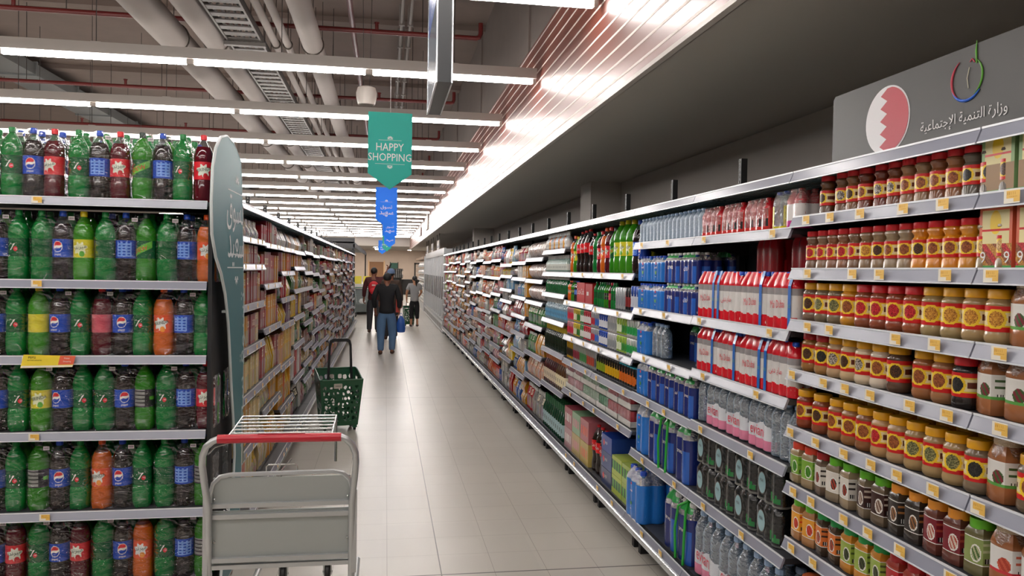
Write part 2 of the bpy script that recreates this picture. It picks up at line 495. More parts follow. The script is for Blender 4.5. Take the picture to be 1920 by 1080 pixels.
pipe_m = M('pipe_lagging', '#978d87', 0.75, var=0.06)
ring_m = M('pipe_clamp', '#5f5853', 0.5, metal=0.6)
def long_pipe(x, z, r, label):
    root = empty('service_pipe', (x, 0, z), 0, label, 'pipe', 'service pipes')
    b = MB(); b.tube([(0, YN + .1, 0), (0, 44.9, 0)], r, pipe_m, 20); b.obj('pipe_run', root)
    for k in range(1, 13):
        y = 2.2 + 3.05 * k
        c = MB(); ring = [(math.cos(a) * (r + .006), y, math.sin(a) * (r + .006)) for a in [2 * PI * i / 20 for i in range(20)]]
        c.tube(ring, 0.008, ring_m, 5, closed=True); c.tube([(0, y, r), (0, y, 5.4 - z)], 0.005, wire, 5)
        c.obj('clamp', root)
long_pipe(-2.15, 4.0, 0.145, 'thick pale lagged pipe, outermost of the ceiling pipes over the shelves')
long_pipe(-1.74, 4.0, 0.12, 'pale lagged pipe between the outermost pipe and the cable tray')
long_pipe(-1.15, 4.0, 0.038, 'thin pale pipe running right beside the cable tray')
long_pipe(-1.03, 4.0, 0.038, 'thin pale pipe between its twin and the thick centre pipe')
long_pipe(-0.78, 4.02, 0.105, 'thick pale lagged pipe nearest the hanging banners')
for x, l in ((0.18, 'slim grey conduit high above the hanging banners, one of two'), (0.3, 'slim grey conduit next to its twin, nearest the dark hanging sign')):
    b = MB(); b.tube([(x, YN + .1, 5.15), (x, 44.9, 5.15)], 0.022, M('conduit', '#8c8580', 0.6), 8)
    for k in range(40): b.box(x - .04, x + .04, k * 1.1, k * 1.1 + .05, 5.12, 5.41, M('conduit'))
    tag(b.obj('conduit'), l, 'conduit')
root = empty('cable_tray', (-1.42, 0, 3.98), 0, 'perforated dark cable tray between the ceiling pipes', 'cable tray')
b = MB(); tm = M('tray_steel', '#5b5652', 0.55, metal=0.5); cb = M('tray_cable', '#a9a49e', 0.6)
b.box(-0.17, -0.15, YN + .1, 44.9, -.04, .04, tm); b.box(0.15, 0.17, YN + .1, 44.9, -.04, .04, tm)
for k in range(230):
    b.box(-0.15, 0.15, k * 0.19, k * 0.19 + 0.1, -0.035, -0.025, tm)
b.obj('tray', root, 0)
b = MB()
for j in range(5):
    b.tube([(-.11 + .055 * j + .008 * math.sin(k * 1.7 + j * 2), YN + .2 + k, 0.0) for k in range(47)], .013, cb, 6)
b.obj('cable', root)
b = MB()
for k in range(1, 13):
    y = 2.0 + 3.05 * k
    b.box(-.2, .2, y - .03, y + .03, -.075, -.04, tm)
    for s in (-1, 1): b.tube([(s * .19, y, -.05), (s * .19, y, 1.42)], .005, wire, 5)
b.obj('bracket', root, 0)
b = MB(); b.box(-7.0, -6.3, YN + .1, 44.8, 5.1, 5.3, M('duct_grey', '#7d8080', 0.5, metal=0.2))
for k in range(1, 24): b.box(-7.03, -6.27, k * 1.9, k * 1.9 + .05, 5.07, 5.33, M('duct_grey'))
tag(b.obj('air_duct', smooth=0), 'flat grey sheet metal duct under the slab, well beyond the pipes', 'duct')
red = M('sprinkler_red', '#601513', 0.45)
for k in range(11):
    y = 5.22 + 3.43 * k
    if abs(((y - L0 + PITCH / 2) % PITCH) - PITCH / 2) < .12: y += .2
    xe = 1.02
    root = empty('sprinkler_pipe', (xe, y, 4.3), 0, 'dark red sprinkler pipe across the ceiling, ' + nth(k) + ' pipe from the near end', 'sprinkler pipe', 'sprinkler pipes')
    b = MB(); b.tube([(-11, 0, 0), (-.05, 0, 0), (-.015, 0, .012), (0, 0, .05), (0, 0, .17)], .027, red, 10); b.obj('pipe_run', root)
    for j in range(6):
        c = MB(); x = -1.15 - 1.83 * j
        c.lathe([(.012, 0), (.02, .02), (.02, .08), (.03, .09), (.03, .1)], 10, red, cx=x); c.obj('sprinkler_head', root)
        c = MB(); c.tube([(x + .5, 0, .02), (x + .5, 0, 1.15)], .005, wire, 5); c.obj('hanger_rod', root, 0)
for x0, y0, lb in ((-0.45, 7.0, 'red branch pipe running along the ceiling over the first banner'),):
    b = MB(); b.tube([(x0, y0, 4.75), (x0, 19, 4.75)], .035, red, 10)
    tag(b.obj('branch_pipe'), lb, 'sprinkler pipe')

dl = M('downlight_glow', '#fff3e4', .4, emit=220)
for i, (x, y) in enumerate([(-3, 47), (-.6, 47), (1.6, 47), (-3, 50), (-.6, 50), (1.6, 50), (-3, 53.5), (-.6, 53.5), (1.6, 53.5)]):
    b = MB(); b.lathe([(.16, -.0), (.16, .01), (.12, .012)], 16, hous); b.lathe([(0, -.004), (.12, -.004), (.12, .004)], 16, dl)
    tag(b.obj('downlight', loc=(x, y, 2.968)), 'round recessed downlight in the low far ceiling, %s of nine' % nth(i), 'ceiling light', 'downlights in the low far ceiling')
# hanging speaker
root = empty('hanging_speaker', (-0.215, 8.0, 3.36), 0, 'round white pendant speaker hanging above the first banner', 'speaker')
sw = M('speaker_white', '#c9c0b8', 0.4)
b = MB(); b.lathe([(.07, 0), (.085, .0), (.102, .07), (.104, .12), (.09, .17), (.05, .185), (0, .19)], 28, sw); b.obj('speaker_shell', root)
b = MB(); b.lathe([(0, -.004), (.072, -.004), (.072, .004)], 24, M('speaker_grille', '#8f8780', 0.7)); b.obj('grille', root)
b = MB(); b.tube([(.03, 0, .18), (.06, 0, 2.05)], .003, wire, 5); b.tube([(-.03, 0, .18), (-.06, 0, 2.05)], .003, wire, 5); b.obj('suspension_wire', root)

# aisle sign box
root = empty('aisle_sign', (0.265, 3.72, 2.6), 0, 'dark box sign hanging edge-on over the aisle with blue lettered face', 'aisle sign')
sg = M('sign_case', '#2b2e31', 0.4); ss = M('sign_alu', '#b9bcc0', 0.25, metal=0.7)
b = MB(); b.box(-.033, .035, 0, .8, 0, 1.0, sg); b.obj('case', root, 0)
b = MB()
for s in (-1, 1):
    x = -.036 if s < 0 else .038
    for (a, c, d, e) in ((-.004, .008, -.004, 1.004), (.792, .804, -.004, 1.004), (0, .8, -.004, .008), (0, .8, .992, 1.004)):
        b.box(x - .004, x + .004, a, c, d, e, ss)
b.obj('frame', root, 0)
b = MB(); face = M('sign_face', '#8b99a8', 0.15, spec=.8); bl = M('sign_blue', '#1f4da0', 0.3); stx = M('sign_text', '#e8eef4', 0.4)
b.box(-.0365, -.033, .01, .79, .01, .99, face); b.box(-.0375, -.0365, .06, .74, .42, .7, bl)
R90 = Matrix.Rotation(-PI / 2, 4, 'Z')
b.text('Water & Juice', stx, .06, cx=-.4, cz=.6, y=-.0376, M4=R90, sx=.9); b.text('مياه وعصير', stx, .07, cx=-.4, cz=.49, y=-.0376, M4=R90, ar=True)
b.obj('lettered_face', root, 0)
b = MB()
for y in (.15, .65): b.tube([(0, y, 1.0), (0, y, 2.85)], .003, wire, 5)
b.obj('suspension_wire', root)

# hanging banners
teal, blu, wt = M('banner_teal', '#38c6ba', 0.45, tl=.5), M('banner_blue', '#1f9cff', 0.45, tl=.5), M('print_white', '#eef2f2', 0.5)
def crown(b, cx, cz, s, up, y):
    for a in (-60, -30, 0, 30, 60):
        t = math.radians(a)
        q = []
        for (u, v) in ((0, .25), (.16, .62), (0, 1), (-.16, .62)):
            X = u * math.cos(t) + v * math.sin(t); Z = -u * math.sin(t) + v * math.cos(t)
            q.append((cx + X * s, y, cz + up * Z * s))
        b.add(q, [(0, 1, 2, 3)] if up > 0 else [(3, 2, 1, 0)], wt)
    b.box(cx - s * .8, cx + s * .8, y, y + .0004, cz - up * .0 - .002, cz + .002, wt)
def banner(x, y, z1, w, h, mat, ar, rz, lab):
    root = empty('hanging_banner', (x, y, z1), rz, lab, 'banner', 'shopping banners hung down the aisle')
    t = h - .14
    b = MB(); b.prism([(-w / 2, 0), (-w / 2, -t), (0, -h), (w / 2, -t), (w / 2, 0)], -.003, .003, 'y', mat); b.obj('board', root, 0)
    b = MB(); yy = -.0036
    if ar:
        b.text('تسوق', wt, .07, cz=-.34, y=yy, ar=True); b.text('سعيد', wt, .07, cz=-.44, y=yy, ar=True)
    else:
        b.text('HAPPY', wt, .067, cz=-.305, y=yy, sx=.84); b.text('SHOPPING', wt, .067, cz=-.395, y=yy, sx=.84)
    for z in (-.245, -.455): b.box(-.1 if z > -.3 else -.13, .1 if z > -.3 else .13, yy, yy + .0004, z - .0012, z + .0012, wt)
    crown(b, 0, -.235, .03, 1, yy); crown(b, 0, -.47, .03, -1, yy); b.obj('print', root, 0)
    b = MB(); b.tube([(0, 0, 0), (0, 0, LZ - z1 + .01)], .0018, M('white_cord', '#d8d4d0', .6), 5); b.obj('cord', root)
banner(.025, 6.93, 3.08, .385, .68, teal, False, math.radians(2), 'teal banner reading HAPPY SHOPPING, nearest of the hanging banners')
by = [13.23, 19.5, 25.77, 32.04, 38.31]
for i, y in enumerate(by):
    banner(.02 + (-.02, .07, .1, .02, -.2)[i], y, 3.07, .36, .68, teal if i == 3 else blu, i != 3, math.radians((0, 5, -4, 2, 0)[i]),
           ('teal' if i == 3 else 'blue') + ' hanging banner ' + ('with English print' if i == 3 else 'with Arabic print') + ', ' + nth(i) + ' banner behind the nearest teal one')
b = MB(); b.box(-.02, .02, -.02, .02, 0, 2.3, M('black_post', '#2a2624', .6))
tag(b.obj('drop_pole', loc=(.62, 24.0, 3.1), smooth=0), 'dark vertical drop pole hanging from the far ceiling beside the blue banners', 'pole')

# ================================================================== SHELVING
rail_m = M('rail_plastic', '#8e909e', 0.25, spec=.7)
board_m = M('shelf_board', '#3b3c40', 0.5)
back_m = M('shelf_back', '#17171a', 0.6)
canopy_m = M('canopy_steel', '#8fa6ac', 0.35)
up_s = M('upright_steel', '#121214', 0.5)
chrome = M('chrome', '#c9cbcd', 0.14, metal=1.0)
rim_m = M('rail_rim', '#e1e4ea', 0.2, spec=.8)
tagy, tagw = M('tag_yellow', '#e8bb58', 0.5), M('tag_white', '#e9e2d3', 0.5)
tagt = M('tag_ink', '#c98f2e', 0.6)
def tag_mesh():
    b = MB()
    def f(u, v):
        if u < .16 or v < .12 or v > .92: return tagw
        if v < .36: return tagw if u < .6 else tagy
        if .44 < v < .52 and .3 < u < .85: return tagt if int(u * 40) % 3 else tagy
        if .6 < v < .82 and (.22 < u < .5 or .56 < u < .8): return tagt if int(u * 26) % 3 == 0 else tagy
        return tagy
    b.panel(-.024, .024, -.033, .001, -.0245, f, 36, 20)
    return b.mesh('price_tag', 0)
_tag = tag_mesh()
_rails = {}
def rail_mesh(w, drop=.036):
    k = (round(w, 3), drop)
    if k not in _rails:
        b = MB()
        b.prism([(.0, .001), (-.006, .004), (-.0205, -drop + .004), (-.0215, -drop), (-.012, -drop), (0, -.004)], .003, w - .003, 'x', rail_m)
        b.box(.003, w - .003, -.009, -.004, .0, .0055, rim_m); b.box(.003, w - .003, -.0235, -.019, -drop - .002, -drop + .002, rim_m)
        _rails[k] = b.mesh('price_rail', 0)
    return _rails[k]
_boards = {}
def board_mesh(w, d):
    k = (round(w, 3), d)
    if k not in _boards:
        b = MB(); b.box(.004, w - .004, 0, d, -.022, 0, board_m)
        for x in (.012, w - .012): b.prism([(d, -.1), (.03, -.022), (d, -.022)], x - .003, x + .003, 'x', up_s)
        _boards[k] = b.mesh('shelf', 0)
    return _boards[k]
class Bay:
    """local frame: x along the shelf front, y from front (0) to back, z up; looks towards local -y"""
    def __init__(s, ox, oy, rz, w, d, levels, label, top=2.08, up_h=2.27, tags=0, base_out=0.03, canopy=True, group='shelving bays', base_z=.235, seed=0):
        s.ox, s.oy, s.rz, s.w, s.d = ox, oy, rz, w, d
        root = empty('shelving_bay', (ox, oy, 0), rz, label, 'shelving', group)
        s.levels = levels
        b = MB(); b.box(0, w, d, d + .02, .02, top - .01, back_m); b.obj('back_panel', root, 0)
        b = MB(); b.box(-.014, .014, d - .05, d - .018, .0, up_h, up_s)
        for i in range(int((up_h - top) / .025)): b.box(-.016, -.013, d - .04, d - .03, up_h - .02 - i * .025, up_h - .008 - i * .025, M('slot_light', '#9a9692', .6)); b.box(-.008, -.002, d - .052, d - .049, up_h - .02 - i * .025, up_h - .008 - i * .025, M('slot_light'))
        b.obj('upright', root, 0)
        b = MB(); b.box(0, w, .06, d, min(.1, base_z - .06), base_z - .022, M('base_dark', '#1d1d1f', .6))
        for x in (.06, w - .06): b.box(x - .02, x + .02, .04, d, .0, min(.1, base_z - .03), M('base_dark'))
        b.obj('base', root, 0)
        b = MB(); b.box(.002, w - .002, -base_out, -base_out + .012, max(.01, base_z - .1), base_z - .03, chrome); b.tube([(.002, -base_out - .004, max(.03, base_z - .06)), (w - .002, -base_out - .004, max(.03, base_z - .06))], .012, chrome, 10)
        b.obj('bumper_rail', root)
        rnd = random.Random(int(oy * 100) + seed)
        for i, z in enumerate(list(levels) + [base_z]):
            base = i == len(levels)
            bd = Part('shelf', board_mesh(w, d), [Part('price_rail', rail_mesh(w), loc=(0, -(base_out - .005) if base else 0, 0))], loc=(0, 0, z))
            if base and base_out > .03:
                bb = MB(); bb.box(.004, w - .004, -base_out + .005, .01, -.02, 0, board_m); bd.kids.append(Part('base_lip', bb.mesh('base_lip', 0)))
            if tags:
                nn = tags if isinstance(tags, int) else tags[i]
                for q in range(nn):
                    x = w * (q + .5 + rnd.uniform(-.28, .28)) / nn
                    bd.kids.append(Part('price_tag', _tag, loc=(x, -.001 - ((base_out - .005) if base else 0), .001), ))
            bd.put(root)
        if canopy:
            b = MB(); b.box(0, w, 0, d, top - .014, top - .002, canopy_m)
            for q in range(8): b.box(.01, w - .01, .02 + q * d / 8.6, .02 + q * d / 8.6 + .012, top - .02, top - .014, canopy_m)
            o = b.obj('canopy_shelf', root, 0)
            r = bpy.data.objects.new('price_rail', rail_mesh(w)); COL.objects.link(r); r.parent = o; r.location = (0, 0, top)
    def at(s, x, y, z):
        c, n = math.cos(s.rz), math.sin(s.rz)
        return (s.ox + x * c - y * n, s.oy + x * n + y * c, z)
RB0, BW = .831, .914
XF = 1.5
# heights of the shelf edges, top to bottom
R_LV = {0: [1.913, 1.722, 1.533, 1.35, 1.138, .926, .718], 1: [1.913, 1.722, 1.533, 1.35, 1.138, .926, .718, .49], 2: [1.875, 1.49, 1.233, .98, .63], 3: [1.875, 1.487, 1.217, .972, .63],
        4: [1.69, 1.447, 1.17, .967, .727], 5: [1.69, 1.457, 1.17, .971, .727], 6: [1.89, 1.69, 1.50, 1.26, .985, .66], 7: [1.83, 1.61, 1.39, 1.15, .86, .62],
        8: [1.80, 1.62, 1.41, 1.20, 1.0, .80, .55], 9: [1.78, 1.64, 1.47, 1.33, 1.13, .93, .62]}
R_LV[0] = R_LV[1]
rr = random.Random(11)
def rand_levels():
    z = 1.87 - rr.uniform(0, .05); out = []
    while z > .42:
        out.append(round(z, 3)); z -= rr.choice([.17, .19, .2, .22, .24, .27])
    return out
BAYN = {0: 'cream-lid jar bay', 1: 'spice jar bay', 2: 'mineral water bay', 3: 'blue water bay', 4: 'green soda bay', 5: 'cola bay', 6: 'glass bottle bay'}
RB = []
for k in range(21):
    lv = R_LV.get(k) or rand_levels(); R_LV[k] = lv
    nm = BAYN.get(k) or nth(k) + ' wall-side bay'; BAYN[k] = nm
    lab = 'metal shelving section holding the ' + {0: 'cream-lidded jars', 1: 'red and yellow lidded spice jars', 2: 'red and pink water packs', 3: 'blue water packs', 4: 'tall green soda and cans', 5: 'cola bottles and can trays', 6: 'slim glass bottles'}.get(k, 'groceries, ' + nth(k) + ' wall-side section')
    RB.append(Bay(XF, RB0 + BW * (k + 1), -PI / 2, BW, .27, lv, lab, tags={0: 5, 1: (5, 4, 4, 6, 6, 6, 5, 4, 0), 2: 2, 3: 2, 4: 2, 5: 2}.get(k, 0), group='wall-side shelving sections'))
LB0, LXF = 4.78, -.86
L_LV = {0: [1.88, 1.71, 1.455, 1.18, .885, .54], 1: [1.868, 1.568, 1.245, .888, .66], 2: [1.863, 1.657, 1.43, 1.2, .854, .5], 3: [1.855, 1.70, 1.48, 1.217, .944, .615]}
LB = []
for k in range(19):
    lv = L_LV.get(k) or rand_levels(); L_LV[k] = lv
    LB.append(Bay(LXF, LB0 + BW * k, PI / 2, BW, .3, lv, 'metal shelving section of packets and cartons, ' + nth(k) + ' section past the teal panel', base_out=.07, tags=3 if k < 3 else 0, group='left-hand shelving sections'))
# closing side panel of the far end of the left run
b = MB(); b.box(-1.2, -.86, LB0 + BW * 19 + .002, LB0 + BW * 19 + .03, 0, 2.2, up_s); tag(b.obj('end_panel', smooth=0), 'black end panel closing the far end of the left shelves', 'panel')
# end-cap display of soft drinks
E_LV = [2.02, 1.612, 1.237, .858, .46]
ECX, ECY, ECW = -2.15, 4.1, 1.26
EC = Bay(ECX, ECY, 0, ECW, .55, E_LV, 'end display of shelves stacked with wrapped soft drink bottles', top=2.0, up_h=2.0, tags=0, canopy=False, base_z=.085, base_out=.02, group=None)
ecr = [o for o in bpy.data.objects if o.name.startswith('shelving_bay') and o.get('label', '').startswith('end display')][0]
ecs = [o for o in ecr.children if o.name.startswith('shelf')]
for o, x in zip(sorted(ecs, key=lambda q: -q.location.z), (.49, .49, .45, .48, .53, .5)):
    t = bpy.data.objects.new('price_tag', _tag); COL.objects.link(t); t.parent = o; t.location = (x - .06 + .04, -.002, .001)
b = MB(); b.box(0, .02, 0, .55, 0, 2.0, back_m); o = b.obj('side_panel', ecr, 0); o.location = (ECW, .0, 0)
# ================================================================== PRODUCTS: prototypes
film_m = film('shrink_film', '#ffffff', clear=.955, rough=.035, scale=11, strength=1.0, milk=.0, edge=.4, dist=.06)
pet_c = film('clear_pet', '#e9f0f4', clear=.82, rough=.05, strength=0, milk=.08)
pet_blue = film('pale_blue_pet', '#bcd6ee', clear=.5, rough=.06, scale=60, strength=.4)
LQ = {'green': M('green_soda', '#149440', .1, tl=.4, coat=.5), 'dew': M('lime_soda', '#379c1c', .1, tl=.4, coat=.4), 'cola': M('cola_drink', '#1a0c0a', .1, coat=.5),
      'red': M('cherry_drink', '#5e0c1c', .1, tl=.2, coat=.5), 'orange': M('orange_drink', '#ec741c', .15, tl=.3, coat=.4), 'lime': M('lemon_green_soda', '#4cab22', .1, tl=.4, coat=.4)}
CAP = {k: M('cap_' + k, h, .35) for k, h in dict(green='#12803a', blue='#1e4fc4', red='#d8222c', orange='#ef5a1c', yellow='#d9c21a', black='#22332a', white='#e8e8e6', dkred='#b0141c',
                                              gold='#eaa918', lime='#62b81e', cream='#dcbf93', amber='#f09a2c', pale='#9db9dc', vivid='#159a47', redor='#e8442a').items()}
pw, pr, pb = M('print_paper', '#eceae4', .35), M('print_red', '#d81f2e', .3), M('print_blue', '#1746b4', .25)
pdg, pk_ = M('print_dark_green', '#12402a', .3), M('print_black', '#141414', .4)
pyl, por, plb = M('print_yellow', '#d8cf24', .3), M('print_orange', '#ee5a24', .3), M('print_light_blue', '#6f9be6', .3)
plg, ppk, pgr = M('print_lime', '#58b02c', .3), M('print_pink', '#e58ba4', .3), M('print_grey', '#8a8c86', .4)
gl7 = M('green_label', '#0c5a2c', .25)

def lab_cola(u, v):          # blue with a round tri-colour badge
    for c in (.5, .02, .98):
        dx, dy = (u - c) * .34, (v - .58) * .086
        r = math.hypot(dx, dy)
        if r < .024:
            w = dy - dx * .35 + .004 * math.sin(dx * 120)
            return pr if w > .005 else (pw if w > -.006 else pb)
        if r < .0265: return pw
    return pb
def lab_nutri(u, v):
    if .38 < u < .62 and .1 < v < .9: return plb if (int(v * 12) % 2 or int(u * 40) % 3 == 0) else pb
    return pb
def lab_seven(u, v): 
    dx, dy = (u - .535) * .34, (v - .42) * .086
    if math.hypot(dx, dy) < .011: return pr
    return gl7
def splash(bg, fg, spot):
    def f(u, v):
        dx, dy = (u - .5) * .34, (v - .5) * .086
        a = math.atan2(dy, dx); r = math.hypot(dx, dy * 1.3)
        if math.hypot(dx - .012, dy + .026) < .014: return spot
        return fg if r < .036 + .007 * math.sin(a * 7) else bg
    return f
lab_mor, lab_myl, lab_mrd = splash(por, pw, M('fruit_orange', '#f59a2c', .3)), splash(pyl, M('splash_cream', '#e8ecc0', .3), plg), splash(pr, M('splash_pale', '#e6e8d8', .3), M('berry', '#c4121c', .3))
lab_dew = lambda u, v: plg if abs((v - .5) - (u - .5) * 1.6) < .2 and .3 < u < .7 else (pk_ if u < .36 else gl7)
lab_dkg = lambda u, v: pgr if .3 < u < .52 and int(v * 14) % 3 else (plg if .6 < u < .7 and .4 < v < .6 else pk_)
SODA = dict(  # liquid, cap, label, lettering
    cola=('cola', 'blue', lab_cola, 'pepsi'), colab=('cola', 'blue', lab_nutri, None), seven=('green', 'green', lab_seven, '7'), sevenb=('green', 'green', lambda u, v: gl7, None),
    orange=('orange', 'orange', lab_mor, 'MIRINDA'), orangea=('orange', 'orange', lab_mor, 'ميرندا'), citrus=('lime', 'yellow', lab_myl, 'MIRINDA'), citrusa=('lime', 'yellow', lab_myl, 'ميرندا'),
    citrusb=('lime', 'yellow', lambda u, v: pyl, None), cherry=('red', 'red', lab_mrd, 'MIRINDA'), cherrya=('red', 'red', lab_mrd, 'ميرندا'), cherryb=('red', 'red', lambda u, v: M('label_rose', '#c8485a', .3), None),
    dew=('dew', 'black', lab_dew, 'DEW'), dewb=('dew', 'black', lab_dkg, None))
SODA_WORD = dict(cola='dark cola', colab='dark cola', seven='green lemon-lime', sevenb='green lemon-lime', orange='orange soda', orangea='orange soda', citrus='yellow-label green', citrusa='yellow-label green',
                 citrusb='yellow-label green', cherry='dark red soda', cherrya='dark red soda', cherryb='dark red soda', dew='bright green soda', dewb='bright green soda')
_P = {}
def soda_parts(kind, h=.34, r=.0482, text=True):
    key = ('soda', kind, h, r, text)
    if key in _P: return _P[key]
    lq, cap, lf, tx = SODA[kind]
    L = LQ[lq]; clr = pet_c if lq in ('cola', 'red', 'orange') else L
    P = [(.0, .02), (.55, .0), (.86, .004), (.93, .03), (.99, .07), (1, .12), (1, .27), (.955, .31), (.955, .34), (.955, .595), (.985, .61), (1, .64), (.98, .70), (.90, .765), (.72, .83), (.46, .895), (.27, .935), (.26, .96)]
    b = MB()
    lvl = .80
    prof = []
    for i, (a, z) in enumerate(P):
        prof.append((a * r, z * h, L if z < lvl else clr))
    b.lathe(prof, 18, L)
    for k in range(5):                                         # petaloid feet
        a = 2 * PI * k / 5 + .3
        b.lathe([(0, 0), (r * .3, .0), (r * .36, .02), (r * .2, .05)], 8, L, cx=math.cos(a) * r * .66, cy=math.sin(a) * r * .66)
    c = MB(); c.lathe([(r * .3, .935 * h), (r * .34, .94 * h), (r * .34, h + .001), (r * .29, h + .005), (0, h + .005)], 14, CAP[cap])
    l = MB(); R = r * .962
    l.wraplabel(R, .335 * h, .6 * h, lf, 132 if text else 24, 42 if text else 7)
    if tx and text:
        if tx == '7':
            l.text('7', pw, .036, cx=-.004, cz=.475 * h, R=R, tilt=-.1); l.text('up', pw, .008, cx=.013, cz=.447 * h, R=R, eps=.0012)
        elif tx == 'pepsi': l.text(tx, pw, .013, cx=0, cz=.372 * h, R=R)
        elif tx == 'DEW': l.text(tx, pr, .022, cx=0, cz=.47 * h, R=R, tilt=.3)
        elif tx == 'MIRINDA': l.text(tx, pdg, .017, cz=.485 * h, R=R, tilt=.22, sx=.8)
        else: l.text(tx, pdg, .026, cz=.485 * h, R=R, tilt=.15, ar=True)
    bm, cm, lm = b.mesh('bottle_body'), c.mesh('cap'), l.mesh('label', 30)
    _P[key] = (bm, cm, lm)
    return _P[key]
def box_film(w, d, h, r, mat, nm='shrink_film', top=.8):
    """loose film hull round a block of bottles: waves between bottles, pulled in at the shoulders"""
    b = MB(); nx = max(1, round(w / (2 * r)))
    ring = []
    def side(n, L_, f):
        for i in range(n): ring.append(f(-L_ + 2 * L_ * i / n))
    W_, D_ = w / 2 + .001, d / 2 + .001
    cr = r * .75
    for (cx, cy, a0) in ((W_ - cr, -D_ + cr, -PI / 2), (W_ - cr, D_ - cr, 0), (-W_ + cr, D_ - cr, PI / 2), (-W_ + cr, -D_ + cr, PI)):
        if a0 == PI: pass
        for q in range(5):
            a = a0 + PI / 2 * q / 4; ring.append((cx + cr * math.cos(a), cy + cr * math.sin(a)))
        if a0 in (-PI / 2,): pass
        nxt = {-PI / 2: ((W_, -D_ + cr), (W_, D_ - cr)), 0: ((W_ - cr, D_), (-W_ + cr, D_)), PI / 2: ((-W_, D_ - cr), (-W_, -D_ + cr)), PI: ((-W_ + cr, -D_), (W_ - cr, -D_))}[a0]
        for q in range(1, 8):
            t = q / 8; ring.append((nxt[0][0] * (1 - t) + nxt[1][0] * t, nxt[0][1] * (1 - t) + nxt[1][1] * t))
    n = len(ring); zs = [(0, .98), (.02, 1), (h * .3, 1.0), (h * .42, .985), (h * .62, 1), (h * .72, .985), (h * top, .93), (h * .9, .80), (h * .965, .68), (h * 1.0, .60)]
    for z, s in zs:
        for i, (x, y) in enumerate(ring):
            wv = .0025 * math.sin(i * 2.1 + z * 90) * (1 if 0.03 < z else 0)
            b.v.append((x * s, y * s - (0), z + (0 if z < .05 else .004 * math.sin(i * 1.3 + z * 40))))
    k = b.mi(mat)
    for j in range(len(zs) - 1):
        for i in range(n):
            b.f.append((j * n + i, j * n + (i + 1) % n, (j + 1) * n + (i + 1) % n, (j + 1) * n + i)); b.m.append(k)
    return b.mesh(nm, 60)
_fm = {}
def soda_pack(loc, rz, kinds, label, group, back=True, detail=True):
    """six bottles, three wide and two deep, under one film"""
    root = empty('soda_pack', loc, rz, label, 'pack of soft drinks', group)
    r = .0482
    for j in range(2):
        for i in range(3):
            kd = kinds[i] if j == 0 else random.choice(['seven', 'cola', 'dewb', 'sevenb', 'colab'])
            bm, cm, lm = soda_parts(kd, text=detail and j == 0)
            P_ = Part('bottle', bm, [Part('cap', cm), Part('label', lm)], loc=((i - 1) * 2 * r * 1.01, (j - .5) * 2 * r, 0), rz=random.uniform(-.35, .35))
            P_.put(root)
    if 'f' not in _fm:
        _fm['f'] = box_film(.296, .198, .34, r, film_m)
        t = MB(); t.box(-.014, .014, -.001, .0, 0, .018, M('code_tag', '#e6e4e0', .5)); 
        for q in range(7): t.box(-.011 + q * .0033, -.011 + q * .0033 + .0015, -.0015, -.0005, .004, .014, pk_)
        _fm['t'] = t.mesh('barcode_tag', 0)
    Part('shrink_film', _fm['f']).put(root)
    if detail: Part('barcode_tag', _fm['t'], loc=(random.choice([-.05, .05]), -.078, .3)).put(root)
    return root

# ---- end cap stock: rows from the photo, packs written as their three front bottles
EROWS = [(2.02, [(-2.035, ['citrus', 'cola', 'seven']), (-1.737, ['seven', 'cola', 'cherrya']), (-1.43, ['seven', 'colab', 'cherrya']), (-1.13, ['dew', 'colab', 'seven'])], 'cherry'),
         (1.612, [(-1.9, ['sevenb', 'colab', 'seven']), (-1.6, ['sevenb', 'cola', 'citrusa']), (-1.304, ['sevenb', 'colab', 'dew']), (-1.01, ['sevenb', 'colab', 'orangea'])], None),
         (1.237, [(-1.91, ['orange', 'cola', 'seven']), (-1.613, ['citrusb', 'cola', 'seven']), (-1.318, ['cherryb', 'cola', 'seven']), (-1.023, ['orange', 'colab', 'sevenb'])], None),
         (.858, [(-1.9, ['citrusb', 'cola', 'seven']), (-1.6, ['citrus', 'cola', 'seven']), (-1.306, ['seven', 'cola', 'dewb']), (-1.01, ['seven', 'colab', 'cherrya'])], None),
         (.46, [(-1.91, ['cherry', 'cola', 'seven']), (-1.612, ['dewb', 'cola', 'seven']), (-1.315, ['orange', 'cola', 'seven']), (-1.015, ['sevenb', 'colab', 'dewb'])], None),
         (.085, [(-1.91, ['seven', 'cola', 'cherrya']), (-1.61, ['seven', 'cola', 'cherrya']), (-1.31, ['sevenb', 'cola', 'orangea']), (-1.012, ['seven', 'colab', 'dewb'])], None)]
for ri, (z, packs, extra) in enumerate(EROWS):
    for pi, (x, kinds) in enumerate(packs):
        w = sorted(set(SODA_WORD[k] for k in kinds))
        soda_pack((x, ECY + .125, z + .002), 0, kinds, 'wrapped six-pack with %s, %s on the %s display shelf' % (' and '.join(w[:2]), nth(pi), nth(ri)), 'wrapped soft drink packs on the end display')
        soda_pack((x, ECY + .365, z + .002), 0, ['sevenb', 'seven', 'sevenb'], 'green-bottled six-pack behind the %s front pack on the %s display shelf' % (nth(pi), nth(ri)), 'wrapped soft drink packs on the end display', detail=False)
    if extra:
        bm, cm, lm = soda_parts(extra)
        put('soda_bottle', [Part('bottle_body', bm), Part('cap', cm), Part('label', lm)], (-.93, ECY + .07, z + .002), .2, 'single dark red soda bottle at the end of the top display shelf', 'bottle')
        bm, cm, lm = soda_parts('orange', h=.3)
        put('soda_bottle', [Part('bottle_body', bm), Part('cap', cm), Part('label', lm)], (-.915, ECY + .3, z + .002), .2, 'orange soda bottle standing behind the single dark red bottle', 'bottle')
